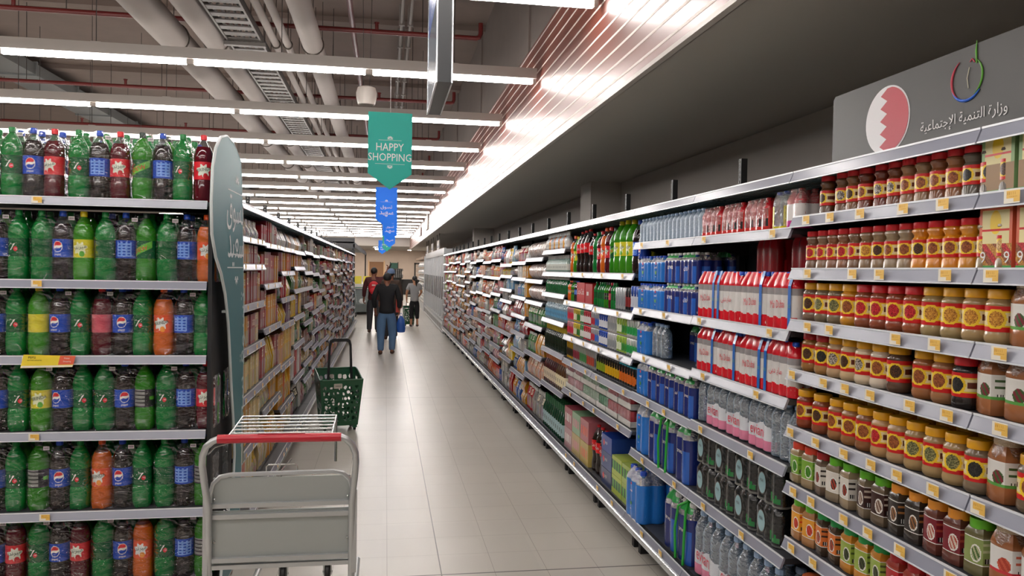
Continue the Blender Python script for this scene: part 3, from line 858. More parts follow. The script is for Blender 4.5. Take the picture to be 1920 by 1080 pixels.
# price offer card clipped to the third shelf
root = empty('offer_card', (-1.625, ECY - .03, 1.235), 0, 'yellow and red price offer card clipped under the green soda packs', 'sign')
b = MB(); b.add([(-.125, 0, -.052), (.11, 0, -.047), (.125, 0, .008), (-.11, 0, .014), (-.125, .0015, -.052), (.11, .0015, -.047), (.125, .0015, .008), (-.11, .0015, .014)], [(0, 1, 2, 3), (7, 6, 5, 4), (0, 4, 5, 1), (1, 5, 6, 2), (2, 6, 7, 3), (3, 7, 4, 0)], M('offer_yellow', '#ecd23a', .4))
b.add([(.045, -.0005, -.036), (.115, -.0005, -.034), (.125, -.0005, .007), (.055, -.0005, .009)], [(0, 1, 2, 3)], M('offer_red', '#e2644a', .4)); b.add([(-.124, -.0005, -.051), (.109, -.0005, -.046), (.113, -.0005, -.038), (-.12, -.0005, -.041)], [(0, 1, 2, 3)], M('offer_white', '#efe8d8', .4)); b.obj('card', root, 0)
b = MB(); b.text('PEPSI', pk_, .011, cx=-.072, cz=.0, y=-.0006); b.text('BOTTLES ASSORTED', pk_, .005, cx=-.06, cz=-.014, y=-.0006)
b.text('Happy', pw, .009, cx=.086, cz=-.004, y=-.0008); b.text('Shopping', pw, .009, cx=.086, cz=-.02, y=-.0008); b.obj('print', root, 0)

# ================================================================== spice jars
def powder(h): return M('powder_' + h, '#' + h, .22, coat=.6, var=.12)
cream_p, red_p, yel_p, brn_p = M('label_cream', '#e8d6a6', .35), M('label_red', '#cf1d1f', .3), M('label_yellow', '#efc92e', .35), M('label_brown', '#5e2412', .35)
def photo(hexes, seed):
    ms = [M('photo_' + h, '#' + h, .35) for h in hexes]
    return lambda u, v: ms[int(abs(noise.noise(Vector((u * 46, v * 9, seed * 3.3)))) * 2.6 * len(ms)) % len(ms)]
def lab_spice(ph, ov=.555, wide=.1):
    def f(u, v):
        if v > .86 or v < .14: return red_p
        d = ((u - ov) / wide) ** 2 + ((v - .5) / .38) ** 2
        if d < .62: return ph(u, v)
        if d < 1.15: return yel_p
        if v > .76 or v < .24: return red_p if v > .8 or v < .2 else yel_p
        if .68 < u < .86: return brn_p if .38 < v < .62 else (red_p if (int(u * 60) % 2 and .3 < v < .7 and u > .78) else cream_p)
        if .3 < u < .42: return brn_p if .4 < v < .6 else cream_p
        return cream_p
    return f
def square(b, k=.55):
    for i, (x, y, z) in enumerate(b.v):
        r = math.hypot(x, y)
        if r < 1e-6: continue
        c, s = abs(x / r), abs(y / r)
        f = 1 / max(c, s); f = 1 + (f - 1) * k
        b.v[i] = (x * f, y * f, z)
def jar_parts(t, pw_hex, cap, lf, lkey):
    key = ('jar', t, pw_hex, cap, lkey)
    if key in _P: return _P[key]
    P = powder(pw_hex); g = pet_c; C = CAP[cap]
    b, c, l = MB(), MB(), MB()
    if t == 'A':
        h, r = .137, .0305
        b.lathe([(.0, 0), (.9 * r, 0), (r, .004), (r * .98, .02), (r * .9, .03), (r * .9, .03), (r * .93, .034), (r * .93, .084), (r * .88, .088), (r * .74, .094), (r * .78, .1), (r * .95, .108), (r * .92, .114), (r * .72, .119), (r * .7, .121)], 20, P)
        c.lathe([(r * .8, .118), (r * .82, .119), (r * .82, .135), (r * .76, h), (0, h)], 20, C)
        l.wraplabel(r * .945, .033, .085, lf, 84, 26)
    elif t == 'B':
        h, r = .138, .0385
        b.lathe([(0, 0), (.85 * r, 0), (.98 * r, .008), (r, .018), (r * .95, .028), (r * .93, .032), (r * .93, .095), (r * .95, .098), (r * .9, .106), (r * .74, .112), (r * .72, .116)], 22, P)
        c.lathe([(r * .8, .114), (r * .82, .115), (r * .82, .134), (r * .77, h), (0, h)], 22, C)
        l.wraplabel(r * .945, .031, .096, lf, 96, 32)
    elif t == 'C':
        h, r = .148, .034
        b.lathe([(0, 0), (.93 * r, 0), (r, .004), (r, .03), (r * .97, .034), (r * .97, .1), (r, .104), (r * .97, .114), (r * .82, .122), (r * .78, .126)], 24, P)
        c.lathe([(r * .88, .123), (r * .9, .124), (r * .9, .144), (r * .86, h), (0, h)], 24, C)
        l.wraplabel(r * .985, .03, .104, lf, 80, 34, -PI * .72, PI * .72)
        square(b); square(l)
    else:
        h, r = .168, .041
        b.lathe([(0, 0), (.93 * r, 0), (r, .005), (r, .04), (r * .97, .044), (r * .97, .105), (r, .11), (r * .93, .122), (r * .78, .138), (r * .7, .145)], 24, P)
        c.lathe([(r * .8, .142), (r * .84, .143), (r * .84, .164), (r * .8, h), (0, h)], 24, C)
        l.wraplabel(r * .985, .035, .105, lf, 90, 34, -PI * .85, PI * .85)
        f_ = MB(); f_.lathe([(r * 1.0, .11), (r * .97, .124), (r * .84, .14), (r * .87, .15), (r * .86, .166)], 18, film('neck_film', '#ffffff', clear=.8, rough=.06, scale=70, strength=.8))
        square(b, .4); square(l, .4)
        _P[key] = [Part('jar_body', b.mesh('jar_body')), Part('lid', c.mesh('lid')), Part('label', l.mesh('label')), Part('neck_film', f_.mesh('neck_film'))]
        return _P[key]
    _P[key] = [Part('jar_body', b.mesh('jar_body')), Part('lid', c.mesh('lid')), Part('label', l.mesh('label'))]
    return _P[key]
PH = dict(dk=photo(['3c2418', '6a4020', '2b1a12'], 1), red=photo(['b01820', 'd8323a', '8a0f18'], 2), seed=photo(['b97a2a', 'd9a040', '8a5418'], 3), gr=photo(['6b6a40', '4a4a2c', 'a09a68'], 4),
          brn=photo(['8c4a24', 'a86030', '6a3014'], 5), tan=photo(['c89858', 'e0bc84', '946a30'], 6), blk=photo(['1e1c1c', '38332e'], 7), wht=photo(['6e6660', 'cfc4ba', '3c302a'], 8))
def flat_lab(bg, art, art2=None, strip=None, round_=True):
    B = M('flat_' + bg, '#' + bg, .35); A = M('flat_' + art, '#' + art, .35); A2 = M('flat_' + (art2 or art), '#' + (art2 or art), .35)
    S_ = M('flat_' + strip, '#' + strip, .35) if strip else None
    def f(u, v):
        if v > .95 or v < .05: return pw
        if S_ and v < .22: return S_
        d = ((u - .56) / .1) ** 2 + ((v - .42) / .33) ** 2
        if d < .6: return A if (u * 40 + v * 9) % 3 < 1.6 else A2
        if d < .9 and round_: return pw
        if .7 < u < .79 and .12 < v < .3: return pk_ if int(u * 110) % 2 else pw
        if .68 < u < .8 and int(v * 12) % 3 == 0 and v > .35: return A2
        return B
    return f
JX = XF + .047
seen_y = {}
def jar_row(si, z, t, items, bay='spice jar bay', dx=0, row=0):
    """items: (pixel x read off the photo, powder, lid, photo key, label fn, word)"""
    Y = [(yX(p[0], JX + .0), p) for p in items]
    rad = {'A': .031, 'B': .039, 'C': .037, 'D': .044}[t]
    Y.sort(key=lambda q: -q[0])
    ys = []
    for y, p in Y:
        if ys and ys[-1] - y < 2 * rad + .001: y = ys[-1] - 2 * rad - .001
        ys.append(y)
    return [(y, p, t) for y, (q, p) in zip(ys, Y)]
def place_jars(si, z, rowlist):
    R_ = {'A': .031, 'B': .039, 'C': .039, 'D': .047}; last = None
    for i, (y, p, t) in enumerate(sorted(rowlist, key=lambda q: -q[0])):
        if last is not None: y = min(y, last[0] - last[1] - R_[t] - .001)
        last = (y, R_[t])
        px, pw_hex, cap, lk, lf, word = p
        parts = jar_parts(t, pw_hex, cap, lf, lk)
        put('spice_jar', parts, (JX + (.0 if t != 'D' else .008), y, z + .002), -PI / 2 + random.uniform(-.25, .25),
            '%s spice jar, %s from far end, %s shelf down, near wall-side bays' % (word, nth(i), nth(si)), 'spice jar', 'spice jars on the wall-side shelves')
def J(px, hx, cap, ph, word): return (px, hx, cap, 's' + ph, lab_spice(PH[ph]), word)
def F(px, hx, cap, key, lf, word): return (px, hx, cap, key, lf, word)
rA = [J(1545, '5a3a22', 'red', 'dk', 'red-lidded brown'), J(1574, '6b4a30', 'red', 'wht', 'red-lidded brown'), J(1590, '7a5230', 'red', 'dk', 'red-lidded brown'), J(1617, '6a2c1a', 'red', 'brn', 'red-lidded dark'),
      J(1647, '6a2c1a', 'red', 'wht', 'red-lidded dark'), J(1672, '6e3a20', 'red', 'wht', 'red-lidded brown'), J(1688, '8a6242', 'red', 'brn', 'red-lidded tan'), J(1708, '8a6a4a', 'red', 'brn', 'red-lidded tan'),
      J(1737, '7c4a2c', 'red', 'brn', 'red-lidded brown'), J(1765, '8c5a36', 'red', 'brn', 'red-lidded brown'), J(1795, '5e5448', 'red', 'blk', 'red-lidded grey'), J(1822, '5e5448', 'red', 'blk', 'red-lidded grey'), J(1848, '5a5046', 'red', 'dk', 'red-lidded grey')]
place_jars(0, 1.913, jar_row(0, 1.913, 'A', rA))
rA = [J(1521, '7a5a44', 'red', 'red', 'red-lidded brown'), J(1541, '8a6a50', 'red', 'red', 'red-lidded brown'), J(1560, '8a5a3c', 'red', 'red', 'red-lidded brown'), J(1576, '8a5a3c', 'red', 'red', 'red-lidded brown'), J(1592, '7c5a40', 'red', 'red', 'red-lidded brown'),
      J(1613, '8a6e50', 'red', 'seed', 'red-lidded tan'), J(1643, '8c7050', 'red', 'dk', 'red-lidded tan'), J(1668, '9a8468', 'red', 'brn', 'red-lidded tan'), J(1686, '9a8468', 'red', 'brn', 'red-lidded tan'), J(1707, 'd98a1c', 'red', 'dk', 'orange-filled red-lidded'),
      J(1733, 'd98a1c', 'red', 'brn', 'orange-filled red-lidded'), J(1758, 'd98a1c', 'red', 'brn', 'orange-filled red-lidded'), J(1784, 'cf8a22', 'red', 'brn', 'orange-filled red-lidded'), J(1803, '8c7650', 'red', 'tan', 'red-lidded tan'), J(1835, '84704c', 'red', 'tan', 'red-lidded tan')]
place_jars(1, 1.722, jar_row(1, 1.722, 'A', rA))
rB = [J(1522, '7a6250', 'gold', 'dk', 'yellow-lidded'), J(1538, '7a6a50', 'gold', 'gr', 'yellow-lidded'), J(1556, '7a6a50', 'gold', 'gr', 'yellow-lidded'), J(1587, 'c88a22', 'gold', 'brn', 'yellow-lidded ochre'), J(1616, '8a4a2c', 'red', 'red', 'red-lidded'), J(1640, '8c4428', 'red', 'red', 'red-lidded'),
      J(1662, '8c4428', 'red', 'red', 'red-lidded'), J(1688, '96502c', 'red', 'red', 'red-lidded'), J(1722, 'a08a5e', 'gold', 'seed', 'yellow-lidded'), J(1762, 'a08a5e', 'gold', 'seed', 'yellow-lidded'), J(1805, 'a88c60', 'gold', 'seed', 'yellow-lidded'), J(1842, 'a88c60', 'gold', 'seed', 'yellow-lidded')]
lw_ = flat_lab('e4e2dc', '7a2430', '3c5a2c', '5aa048', False)
crm = lambda px, hx='a0643c': F(px, hx, 'cream', 'flatD' + hx, lw_ if hx == 'a0643c' else flat_lab('e6e4e0', 'b03a28', 'c85a40', 'c8303a', False), 'cream-lidded')
place_jars(2, 1.533, jar_row(2, 1.533, 'B', rB) + jar_row(2, 1.533, 'D', [crm(1882), crm(1922), crm(1975)]))
rB = [J(1522, '9a6a34', 'dkred', 'dk', 'dark-red-lidded'), J(1547, 'a87a44', 'dkred', 'blk', 'dark-red-lidded'), J(1570, 'c0a07a', 'gold', 'wht', 'yellow-lidded pale'), J(1597, 'c8ac84', 'gold', 'dk', 'yellow-lidded pale'), J(1625, 'd8c4a4', 'gold', 'wht', 'yellow-lidded cream'), J(1655, 'd8c8b4', 'gold', 'brn', 'yellow-lidded cream'),
      J(1687, '5e4434', 'gold', 'dk', 'yellow-lidded dark'), J(1737, '9a6238', 'gold', 'brn', 'yellow-lidded'), J(1765, '9a6a44', 'gold', 'brn', 'yellow-lidded'), J(1812, '231c1a', 'red', 'blk', 'red-lidded black')]
place_jars(3, 1.35, jar_row(3, 1.35, 'B', rB) + jar_row(3, 1.35, 'D', [crm(1866), crm(1918), crm(1975)]))
rB = [J(1515, '8c3f20', 'gold', 'brn', 'yellow-lidded'), J(1545, '8a4a2c', 'gold', 'dk', 'yellow-lidded'), J(1576, '9a6a40', 'gold', 'brn', 'yellow-lidded'), J(1600, '9a6a3c', 'gold', 'brn', 'yellow-lidded'), J(1628, '8c5a34', 'gold', 'brn', 'yellow-lidded'), J(1660, 'b89060', 'gold', 'red', 'yellow-lidded pale'),
      J(1688, 'b09068', 'gold', 'brn', 'yellow-lidded pale'), J(1716, 'a4885c', 'gold', 'gr', 'yellow-lidded pale'), J(1745, 'a4885c', 'gold', 'gr', 'yellow-lidded pale'), J(1775, 'a88c60', 'gold', 'gr', 'yellow-lidded pale'), J(1805, '7c6a54', 'gold', 'blk', 'yellow-lidded dark'), J(1840, '6e5c48', 'gold', 'brn', 'yellow-lidded dark')]
place_jars(4, 1.138, jar_row(4, 1.138, 'B', rB) + jar_row(4, 1.138, 'D', [crm(1882), crm(1930), crm(1985)]))
def gflat(bg, a, a2=None, st=None, key=None): return ('g' + bg + a + (st or ''), flat_lab(bg, a, a2, st))
k1, g1 = gflat('7fae3c', '3a7a20', '5a9a30'); k2, g2 = gflat('dcd6cc', 'b0402c', '2c2420'); k3, g3 = gflat('3a1c18', '6a4a3a', 'c0b0a0'); k4, g4 = gflat('2c2420', '4a3a30', 'a06a3a'); k5, g5 = gflat('7a1a28', 'd8c8b8', 'b04a3a'); k6, g6 = gflat('8a9a58', '4a6a30', 'b8b890')
k7, g7 = gflat('e8a02c', 'b02a1c', 'd8502c'); k8, g8 = gflat('e07a34', 'c04a2c', '3a2418'); k9, g9 = gflat('9ab04a', '2c2420', '4a5a2c'); k0, g0 = gflat('b8242c', 'e0a0a0', 'd85a50')
rC = [F(1507, 'a8926c', 'redor', k1, g1, 'orange-red-lidded green-label'), F(1530, 'a08a68', 'redor', k1, g1, 'orange-red-lidded green-label'), F(1548, '6e5a4a', 'dkred', k2, g2, 'red-lidded white-label'), F(1573, '8a7a64', 'lime', k2, g2, 'lime-lidded white-label'), F(1600, 'a08c70', 'lime', k2, g2, 'lime-lidded white-label'),
      F(1637, '7a6a54', 'lime', k3, g3, 'lime-lidded dark-label'), F(1663, '6a5a48', 'lime', k3, g3, 'lime-lidded dark-label'), F(1690, '3c342c', 'amber', k4, g4, 'amber-lidded black-label'), F(1713, '38302a', 'amber', k4, g4, 'amber-lidded black-label'),
      F(1743, '6a3a30', 'amber', k5, g5, 'amber-lidded maroon-label'), F(1773, '6a3a30', 'amber', k5, g5, 'amber-lidded maroon-label'), F(1808, '6a6440', 'lime', k6, g6, 'lime-lidded olive')]
place_jars(5, .926, jar_row(5, .926, 'C', rC) + jar_row(5, .926, 'D', [crm(1868, 'a0643d'), crm(1912, 'a0643d'), crm(1965, 'a0643d')]))
rC = [F(1512, 'b07c4c', 'lime', k7, g7, 'lime-lidded yellow-label'), F(1531, 'b07c4c', 'lime', k7, g7, 'lime-lidded yellow-label'), F(1550, '4a3a2c', 'vivid', k8, g8, 'green-lidded orange-label'), F(1572, '4a3a2c', 'vivid', k8, g8, 'green-lidded orange-label'), F(1595, 'c8862c', 'vivid', k9, g9, 'green-lidded ochre'),
      F(1617, 'c8862c', 'vivid', k9, g9, 'green-lidded ochre'), F(1635, 'c8862c', 'vivid', k9, g9, 'green-lidded ochre'), F(1658, 'a03a2c', 'dkred', k0, g0, 'dark-red-lidded'), F(1688, 'a03a2c', 'dkred', k0, g0, 'dark-red-lidded'), F(1715, 'a04a34', 'dkred', k0, g0, 'dark-red-lidded'),
      F(1745, '8a7a50', 'lime', k6, g6, 'lime-lidded'), F(1780, '8a7a50', 'lime', k6, g6, 'lime-lidded'), F(1815, '8a7a50', 'amber', k4, g4, 'amber-lidded')]
place_jars(6, .718, jar_row(6, .718, 'C', rC))
# second rows, seen over the first on the lower shelves
for si, z, t, hx, cap, k, lf, n, wd in ((4, 1.138, 'B', '9a6a3c', 'gold', 'sbrn', lab_spice(PH['brn']), 13, 'yellow-lidded'), (5, .926, 'C', '8a7a64', 'lime', k2, g2, 6, 'lime-lidded'), (5, .926, 'C', '6a3a30', 'amber', k5, g5, 5, 'amber-lidded'), (6, .718, 'C', 'c8862c', 'vivid', k9, g9, 6, 'green-lidded'),
                                   (6, .718, 'C', 'a03a2c', 'dkred', k0, g0, 5, 'dark-red-lidded')):
    rad = {'B': .039, 'C': .037}[t]
    for i in range(n):
        y0 = 2.50 if (hx not in ('6a3a30', 'a03a2c')) else 2.03
        y = y0 - i * (2 * rad + .004)
        put('spice_jar', jar_parts(t, hx, cap, lf, k), (JX + 2 * rad + .012, y, z + .002), -PI / 2, '%s spice jar hidden in second row, %s shelf down, %s from far end' % (wd, nth(si), nth(i)), 'spice jar', 'spice jars on the wall-side shelves')
# boxed spices at the near end of the two upper shelves
def spice_box(y, z, w, h, style, lab):
    root = empty('spice_box', (XF + .02, y, z + .002), -PI / 2, lab, 'box', 'boxed spices beside the jars')
    b = MB(); side = M('box_green', '#8fae7a', .4) if style == 'g' else M('box_orange', '#d86a4c', .4)
    b.box(-w / 2, w / 2, 0, .05, 0, h, side); b.obj('carton_body', root, 0)
    b = MB(); ph = PH['tan'] if style == 'g' else PH['red']
    lo, hi = M('box_brown', '#9a7a56', .4), M('box_cream', '#e6d9a0', .4)
    def f(u, v):
        if v < .06: return M('box_edge', '#3f9a3c' if style == 'g' else '#d8583c', .4)
        if style == 'g':
            if v < .5: return lo
            if .1 < u < .9 and v < .97: 
                if abs(v - .66) < .02: return red_p
                return yel_p if (u - .5) ** 2 + ((v - .78) * .9) ** 2 < .03 else hi
            return side
        if v < .42: return (PH['red'], PH['seed'], PH['brn'])[int(u * 5 + v * 7) % 3](u, v)
        if .08 < u < .92 and v < .97:
            if abs(v - .64) < .02: return red_p
            return yel_p if (u - .5) ** 2 + ((v - .76) * .9) ** 2 < .03 else hi
        return side
    b.panel(-w / 2, w / 2, 0, h, -.0006, f, 60, 84)
    if style != 'g':
        b.text('9', pw, .03, cx=-w / 2 + .014, cz=.03, y=-.0008); b.text('9', pw, .03, cx=w / 2 - .014, cz=.03, y=-.0008)
    b.obj('printed_front', root, 0)
for i in range(6):
    spice_box(1.72 - i * .118, 1.913, .105, .15, 'g', 'green and brown spice powder box, %s from the jars, top shelf' % nth(i))
    spice_box(1.72 - i * .118, 1.722, .105, .155, 'o', 'orange curry spice box, %s from the jars, second shelf' % nth(i))
# orange wrapped tubs on the lowest visible spice shelf
for i in range(9):
    b = MB(); b.lathe([(0, 0), (.036, 0), (.04, .01), (.042, .1), (.036, .115), (.02, .122), (0, .124)], 16, M('tub_orange', '#c9663c', .2, coat=.5, bump=(40, .4)))
    b.wraplabel(.0425, .03, .08, lambda u, v: M('tub_print', '#7a2c18', .3) if int(u * 30) % 2 and int(v * 5) % 2 else M('tub_orange'), 40, 5)
    tag(b.obj('spice_tub', loc=(JX, 2.55 - i * .092, .492), rz=.3), 'orange wrapped spice tub on the eighth shelf down, %s from far end' % nth(i), 'tub', 'orange tubs under the spice jars')
# ================================================================== bottled water bays
def outline(nx, ny, r, k=.55, m=6):
    """scalloped outline of nx x ny bottles; returns points and, for the front side, the fraction along it"""
    W_, D_ = nx * r, ny * r; pts = []
    def dip(s, outer):
        kk = 1.0 if outer else k
        return r * kk * (1 - math.sqrt(max(0, 1 - s * s)))
    def run(n, L_, mk):
        for i in range(n):
            for q in range(m):
                s = -1 + 2 * (q + .5) / m
                outer = (i == 0 and s < 0) or (i == n - 1 and s > 0)
                pts.append(mk(-L_ + (2 * i + 1 + s) * r, dip(s, outer)))
    run(nx, W_, lambda t, d: (t, -D_ + d)); run(ny, D_, lambda t, d: (W_ - d, t)); run(nx, W_, lambda t, d: (-t, D_ - d)); run(ny, D_, lambda t, d: (-W_ + d, -t))
    return pts
def sheath(name, nx, ny, r, levels, func, m=6, top=None):
    """printed wrap round a block; levels = [(z, scale)], func(side 0-3, t 0..1 along it, v) -> material"""
    b = MB(); pts = outline(nx, ny, r, m=m); n = len(pts); z0, z1 = levels[0][0], levels[-1][0]
    for z, s in levels: b.v += [(x * s, y * s, z) for x, y in pts]
    cnt = [nx * m, ny * m, nx * m, ny * m]
    for j in range(len(levels) - 1):
        v = ((levels[j][0] + levels[j + 1][0]) / 2 - z0) / (z1 - z0)
        i = 0
        for sd in range(4):
            for q in range(cnt[sd]):
                mt = func(sd, (q + .5) / cnt[sd], v)
                if mt: b.f.append((j * n + i, j * n + (i + 1) % n, (j + 1) * n + (i + 1) % n, (j + 1) * n + i)); b.m.append(b.mi(mt))
                i += 1
    if top:
        o = (len(levels) - 1) * n; b.f.append(tuple(o + i for i in range(n))); b.m.append(b.mi(top))
    return b
def lv(h, bot=0.0, sh=.78, nk=12, topz=1.0, tops=.6):
    out = [(bot * h, .97)] + [(h * (bot + (sh - bot) * (i + .5) / nk), 1.0) for i in range(nk)] + [(h * (sh + (topz - sh) * q / 4), 1 - (1 - tops) * (q / 4) ** 1.3) for q in (1, 2, 3, 4)]
    return out
WB = {}
def water_bottle(kind, h, r):
    key = (kind, h, r)
    if key in WB: return WB[key]
    mats = {'clear': pet_c, 'pale': film('pale_water', '#c3daee', clear=.42, rough=.06, scale=30, strength=.4, milk=.65, edge=.95), 'blue': M('blue_bottle', '#3f86d8', .12, coat=.5, tl=.3), 'navy': M('navy_bottle', '#23407f', .12, coat=.5, tl=.2), 'pet': film('wet_pet', '#b9cbdc', clear=.6, rough=.06, scale=28, strength=.5, milk=.5, edge=.95), 'red': M('red_drink_bottle', '#c8202a', .15, coat=.5)}
    mm = mats[kind]
    b = MB(); b.lathe([(.6 * r, 0), (r * .96, .006), (r, h * .06), (r * .97, h * .1), (r, h * .14), (r * .96, h * .32), (r, h * .36), (r * .97, h * .55), (r, h * .58), (r * .96, h * .66), (r, h * .7), (r * .8, h * .8), (r * .42, h * .9), (r * .36, h * .94)], 12, mm)
    c = MB(); cc = {'clear': 'blue', 'pale': 'pale', 'blue': 'blue', 'navy': 'white', 'pet': 'pale', 'red': 'dkred'}[kind]
    c.lathe([(r * .42, h * .92), (r * .48, h * .925), (r * .48, h * .985), (r * .4, h), (0, h)], 10, CAP[cc])
    WB[key] = (b.mesh('bottle_body'), c.mesh('cap')); return WB[key]
def bpack(bay, x, y, z, nx, ny, kind, h, r, wrap, label, group, name='water_pack', cat='pack of water', extra=()):
    p = bay.at(x, y, z + .002)
    root = empty(name, p, bay.rz, label, cat, group)
    bm, cm = water_bottle(kind, h, r)
    for j in range(min(ny, 2)):
        for i in range(nx):
            Part('bottle', bm, [Part('cap', cm)], loc=((2 * i + 1 - nx) * r, (2 * j + 1 - ny) * r, 0)).put(root)
    for q in wrap: Part(q.name, q).put(root)
    for q in extra: q.put(root)
    return root
NW = 6
sil = film('silver_film', '#f2f4f6', clear=.45, rough=.12, scale=60, strength=1.0)
aw_b, aw_l, aw_g = M('wrap_blue', '#2477cf', .22, coat=.4), M('wrap_sky', '#5fa6e8', .22, coat=.4), M('leaf_green', '#3c9a3a', .4)
ar_n, ar_b, ar_g = M('wrap_navy', '#1d2c72', .22, coat=.4), M('wrap_royal', '#2a62c0', .22, coat=.4), M('wrap_green', '#35a352', .25, coat=.3)
def mk_sky(h, nx, ny, r, nm='awafi'):
    s = sheath('printed_wrap', nx, ny, r, lv(h), lambda sd, t, v: aw_b if v < .72 else sil)
    W_ = nx * r; yy = -ny * r - .001
    e = min(.03, W_ * .5)
    s.text(nm, pw, e * .45, cx=0, cz=h * .56, y=yy)
    for a in (-.5, 0, .5):
        s.add([(0 + math.sin(a) * q[0] * e + math.cos(a) * q[1] * e, yy - .001, h * .26 + math.cos(a) * q[0] * e - math.sin(a) * q[1] * e) for q in ((0, 0), (.5, .2), (1, 0), (.5, -.2))], [(3, 2, 1, 0)], aw_g)
    s.add([(math.cos(q) * e * .28, yy - .001, h * .7 + math.sin(q) * e * .28) for q in [2 * PI * i / 10 for i in range(10)]], [tuple(range(10))], pr)
    s.text('~', pw, e * .15, cx=0, cz=h * .2, y=yy - .001)
    return s.mesh('printed_wrap')
def mk_navy(h, nx, ny, r, ar=False):
    s = sheath('printed_wrap', nx, ny, r, lv(h), lambda sd, t, v: (ar_g if v > .83 and sd == 0 else sil if v > .76 else (ar_n if (int(t * nx * 1.0) % 2 == 0 or v > .55) else ar_b)))
    yy = -ny * r - .001; e = nx * r * (.5 if ar else .42)
    if ar: s.text('اروى', pw, e * .62, cz=h * .5, y=yy, ar=True)
    else: s.text('arwa', pw, e * .42, cz=h * .52, y=yy)
    return s.mesh('printed_wrap')
def mk_evian(h, nx, ny, r, z1=.62):
    pkm, whm = M('pink_print', '#e487a6', .25, coat=.4), M('pale_print', '#dfe3ea', .22, coat=.4)
    def f(sd, t, v):
        if v < .3: return pkm
        top = .82 - .16 * abs(math.sin(t * PI * 1.3 + .4)) 
        return whm if v < top and sd in (0, 2) else (whm if v < .55 else None)
    s = sheath('printed_wrap', nx, ny, r, [(h * .03, .97)] + [(h * (.04 + z1 * i / 39), 1.0) for i in range(40)], f, m=10)
    s.text('evian', M('evian_red', '#d62a48', .3), nx * r * .42, cz=h * .36, y=-ny * r - .0012, sx=.9)
    s.text('evian', pw, nx * r * .0 + .004, cz=h * .28, y=-ny * r - .0012)
    return s.mesh('printed_wrap')
def mk_mai(h, nx, ny, r, ar=False):
    rd, wd, gd, bd = M('mai_red', '#d8182a', .2, coat=.6), M('mai_white', '#d9d6d4', .25, coat=.4), M('mai_clear', '#9a9698', .15, coat=.6), M('mai_strap', '#1668c0', .3, coat=.4)
    def f(sd, t, v):
        if v > .72: return rd
        if v > .6: return gd
        return rd if v < .2 + .018 * math.sin(t * 22) else wd
    s = sheath('printed_wrap', nx, ny, r, lv(h, sh=.74, topz=.97, tops=.72, nk=44), f, top=rd, m=9)
    yy = -ny * r - .0012
    tr_ = M('mai_script', '#c8142a', .3)
    if ar: s.text('ماي دبى', tr_, .034, cx=-.01, cz=h * .42, y=yy, ar=True, sx=1.0)
    else: s.text('Mai Dubai', tr_, .03, cx=-.008, cz=h * .42, y=yy, sx=.62, tilt=.06)
    s.text('6', pw, .012, cx=-nx * r + .02, cz=h * .08, y=yy)
    return s.mesh('printed_wrap'), (lambda: (lambda q: q)(None))
def strap_mesh(h, ny, r, x):
    b = MB(); bd = M('mai_strap', '#1668c0', .3, coat=.4); w = .011; D_ = ny * r + .003
    prof = [(-D_, .0), (-D_, h * .74), (-D_ * .72, h * .985), (D_ * .72, h * .985), (D_, h * .74), (D_, 0)]
    for i in range(len(prof) - 1):
        (a, c), (d, e) = prof[i], prof[i + 1]
        b.add([(x - w, a, c), (x + w, a, c), (x + w, d, e), (x - w, d, e)], [(0, 1, 2, 3)], bd)
    b.text('12', M('strap_green', '#7ac040', .4), .012, cx=x, cz=h * .4, y=-D_)
    return b.mesh('blue_strap', 0)
B2, B3 = RB[2], RB[3]       # mineral water bay, blue water bay (further)
g_w = 'packs of water on the water shelves'
# -- top shelf of both bays: small clear bottles, then red-topped kids' drinks
clr = MB()
for i in range(16):
    x = .035 + i * .0585
    bm, cm = water_bottle('pale', .145, .0285)
    for j in range(2):
        put('water_bottle', [Part('bottle_body', bm), Part('cap', cm)], B3.at(x, .04 + j * .062, 1.877), B3.rz, 'small clear water bottle, %s from far end, %s row, top shelf, blue water bay' % (nth(i), nth(j)), 'water bottle', 'small clear water bottles')
crk = film('crinkle_wrap', '#ffffff', clear=.8, rough=.08, scale=55, strength=1.0)
def kids_wrap():
    b = sheath('printed_wrap', 4, 2, .026, lv(.137, sh=.7, tops=.75), lambda sd, t, v: (M('kids_red', '#d8302c', .2, coat=.5) if v < .12 or (sd == 1) else (M('kids_white', '#e8e2e0', .25, coat=.4) if v < .5 and int(t * 12) % 3 == 0 else (pk_ if v < .4 and int(t * 24) % 7 == 2 else crk))))
    return b.mesh('printed_wrap')
kw = kids_wrap()
for i in range(3):
    bpack(B2, .12 + i * .225, .065, 1.875, 4, 2, 'red', .137, .026, [kw], 'crinkly red-capped kids drink pack, %s from far end of the mineral water bay top shelf' % nth(i), 'kids drink packs', 'drink_pack', 'pack of drinks')
yw = sheath('printed_wrap', 2, 2, .027, lv(.15, sh=.7, tops=.75), lambda sd, t, v: M('lemon_print', '#e8d82c', .25) if (t < .25 and v < .6) or v < .08 else crk).mesh('printed_wrap')
bpack(B2, .765, .065, 1.875, 2, 2, 'clear', .15, .027, [yw], 'clear wrapped drink pack with a yellow edge beside the pink-bottomed pack', 'kids drink packs', 'drink_pack', 'pack of drinks')
pk2 = sheath('printed_wrap', 2, 2, .027, lv(.15, sh=.7, tops=.75), lambda sd, t, v: M('magenta_print', '#c42a8a', .25) if v < .22 else (M('kids_white') if v < .6 else crk)).mesh('printed_wrap')
bpack(B2, .872, .065, 1.875, 2, 2, 'red', .15, .027, [pk2], 'pink-bottomed drink pack at the near end of its top shelf', 'kids drink packs', 'drink_pack', 'pack of drinks')
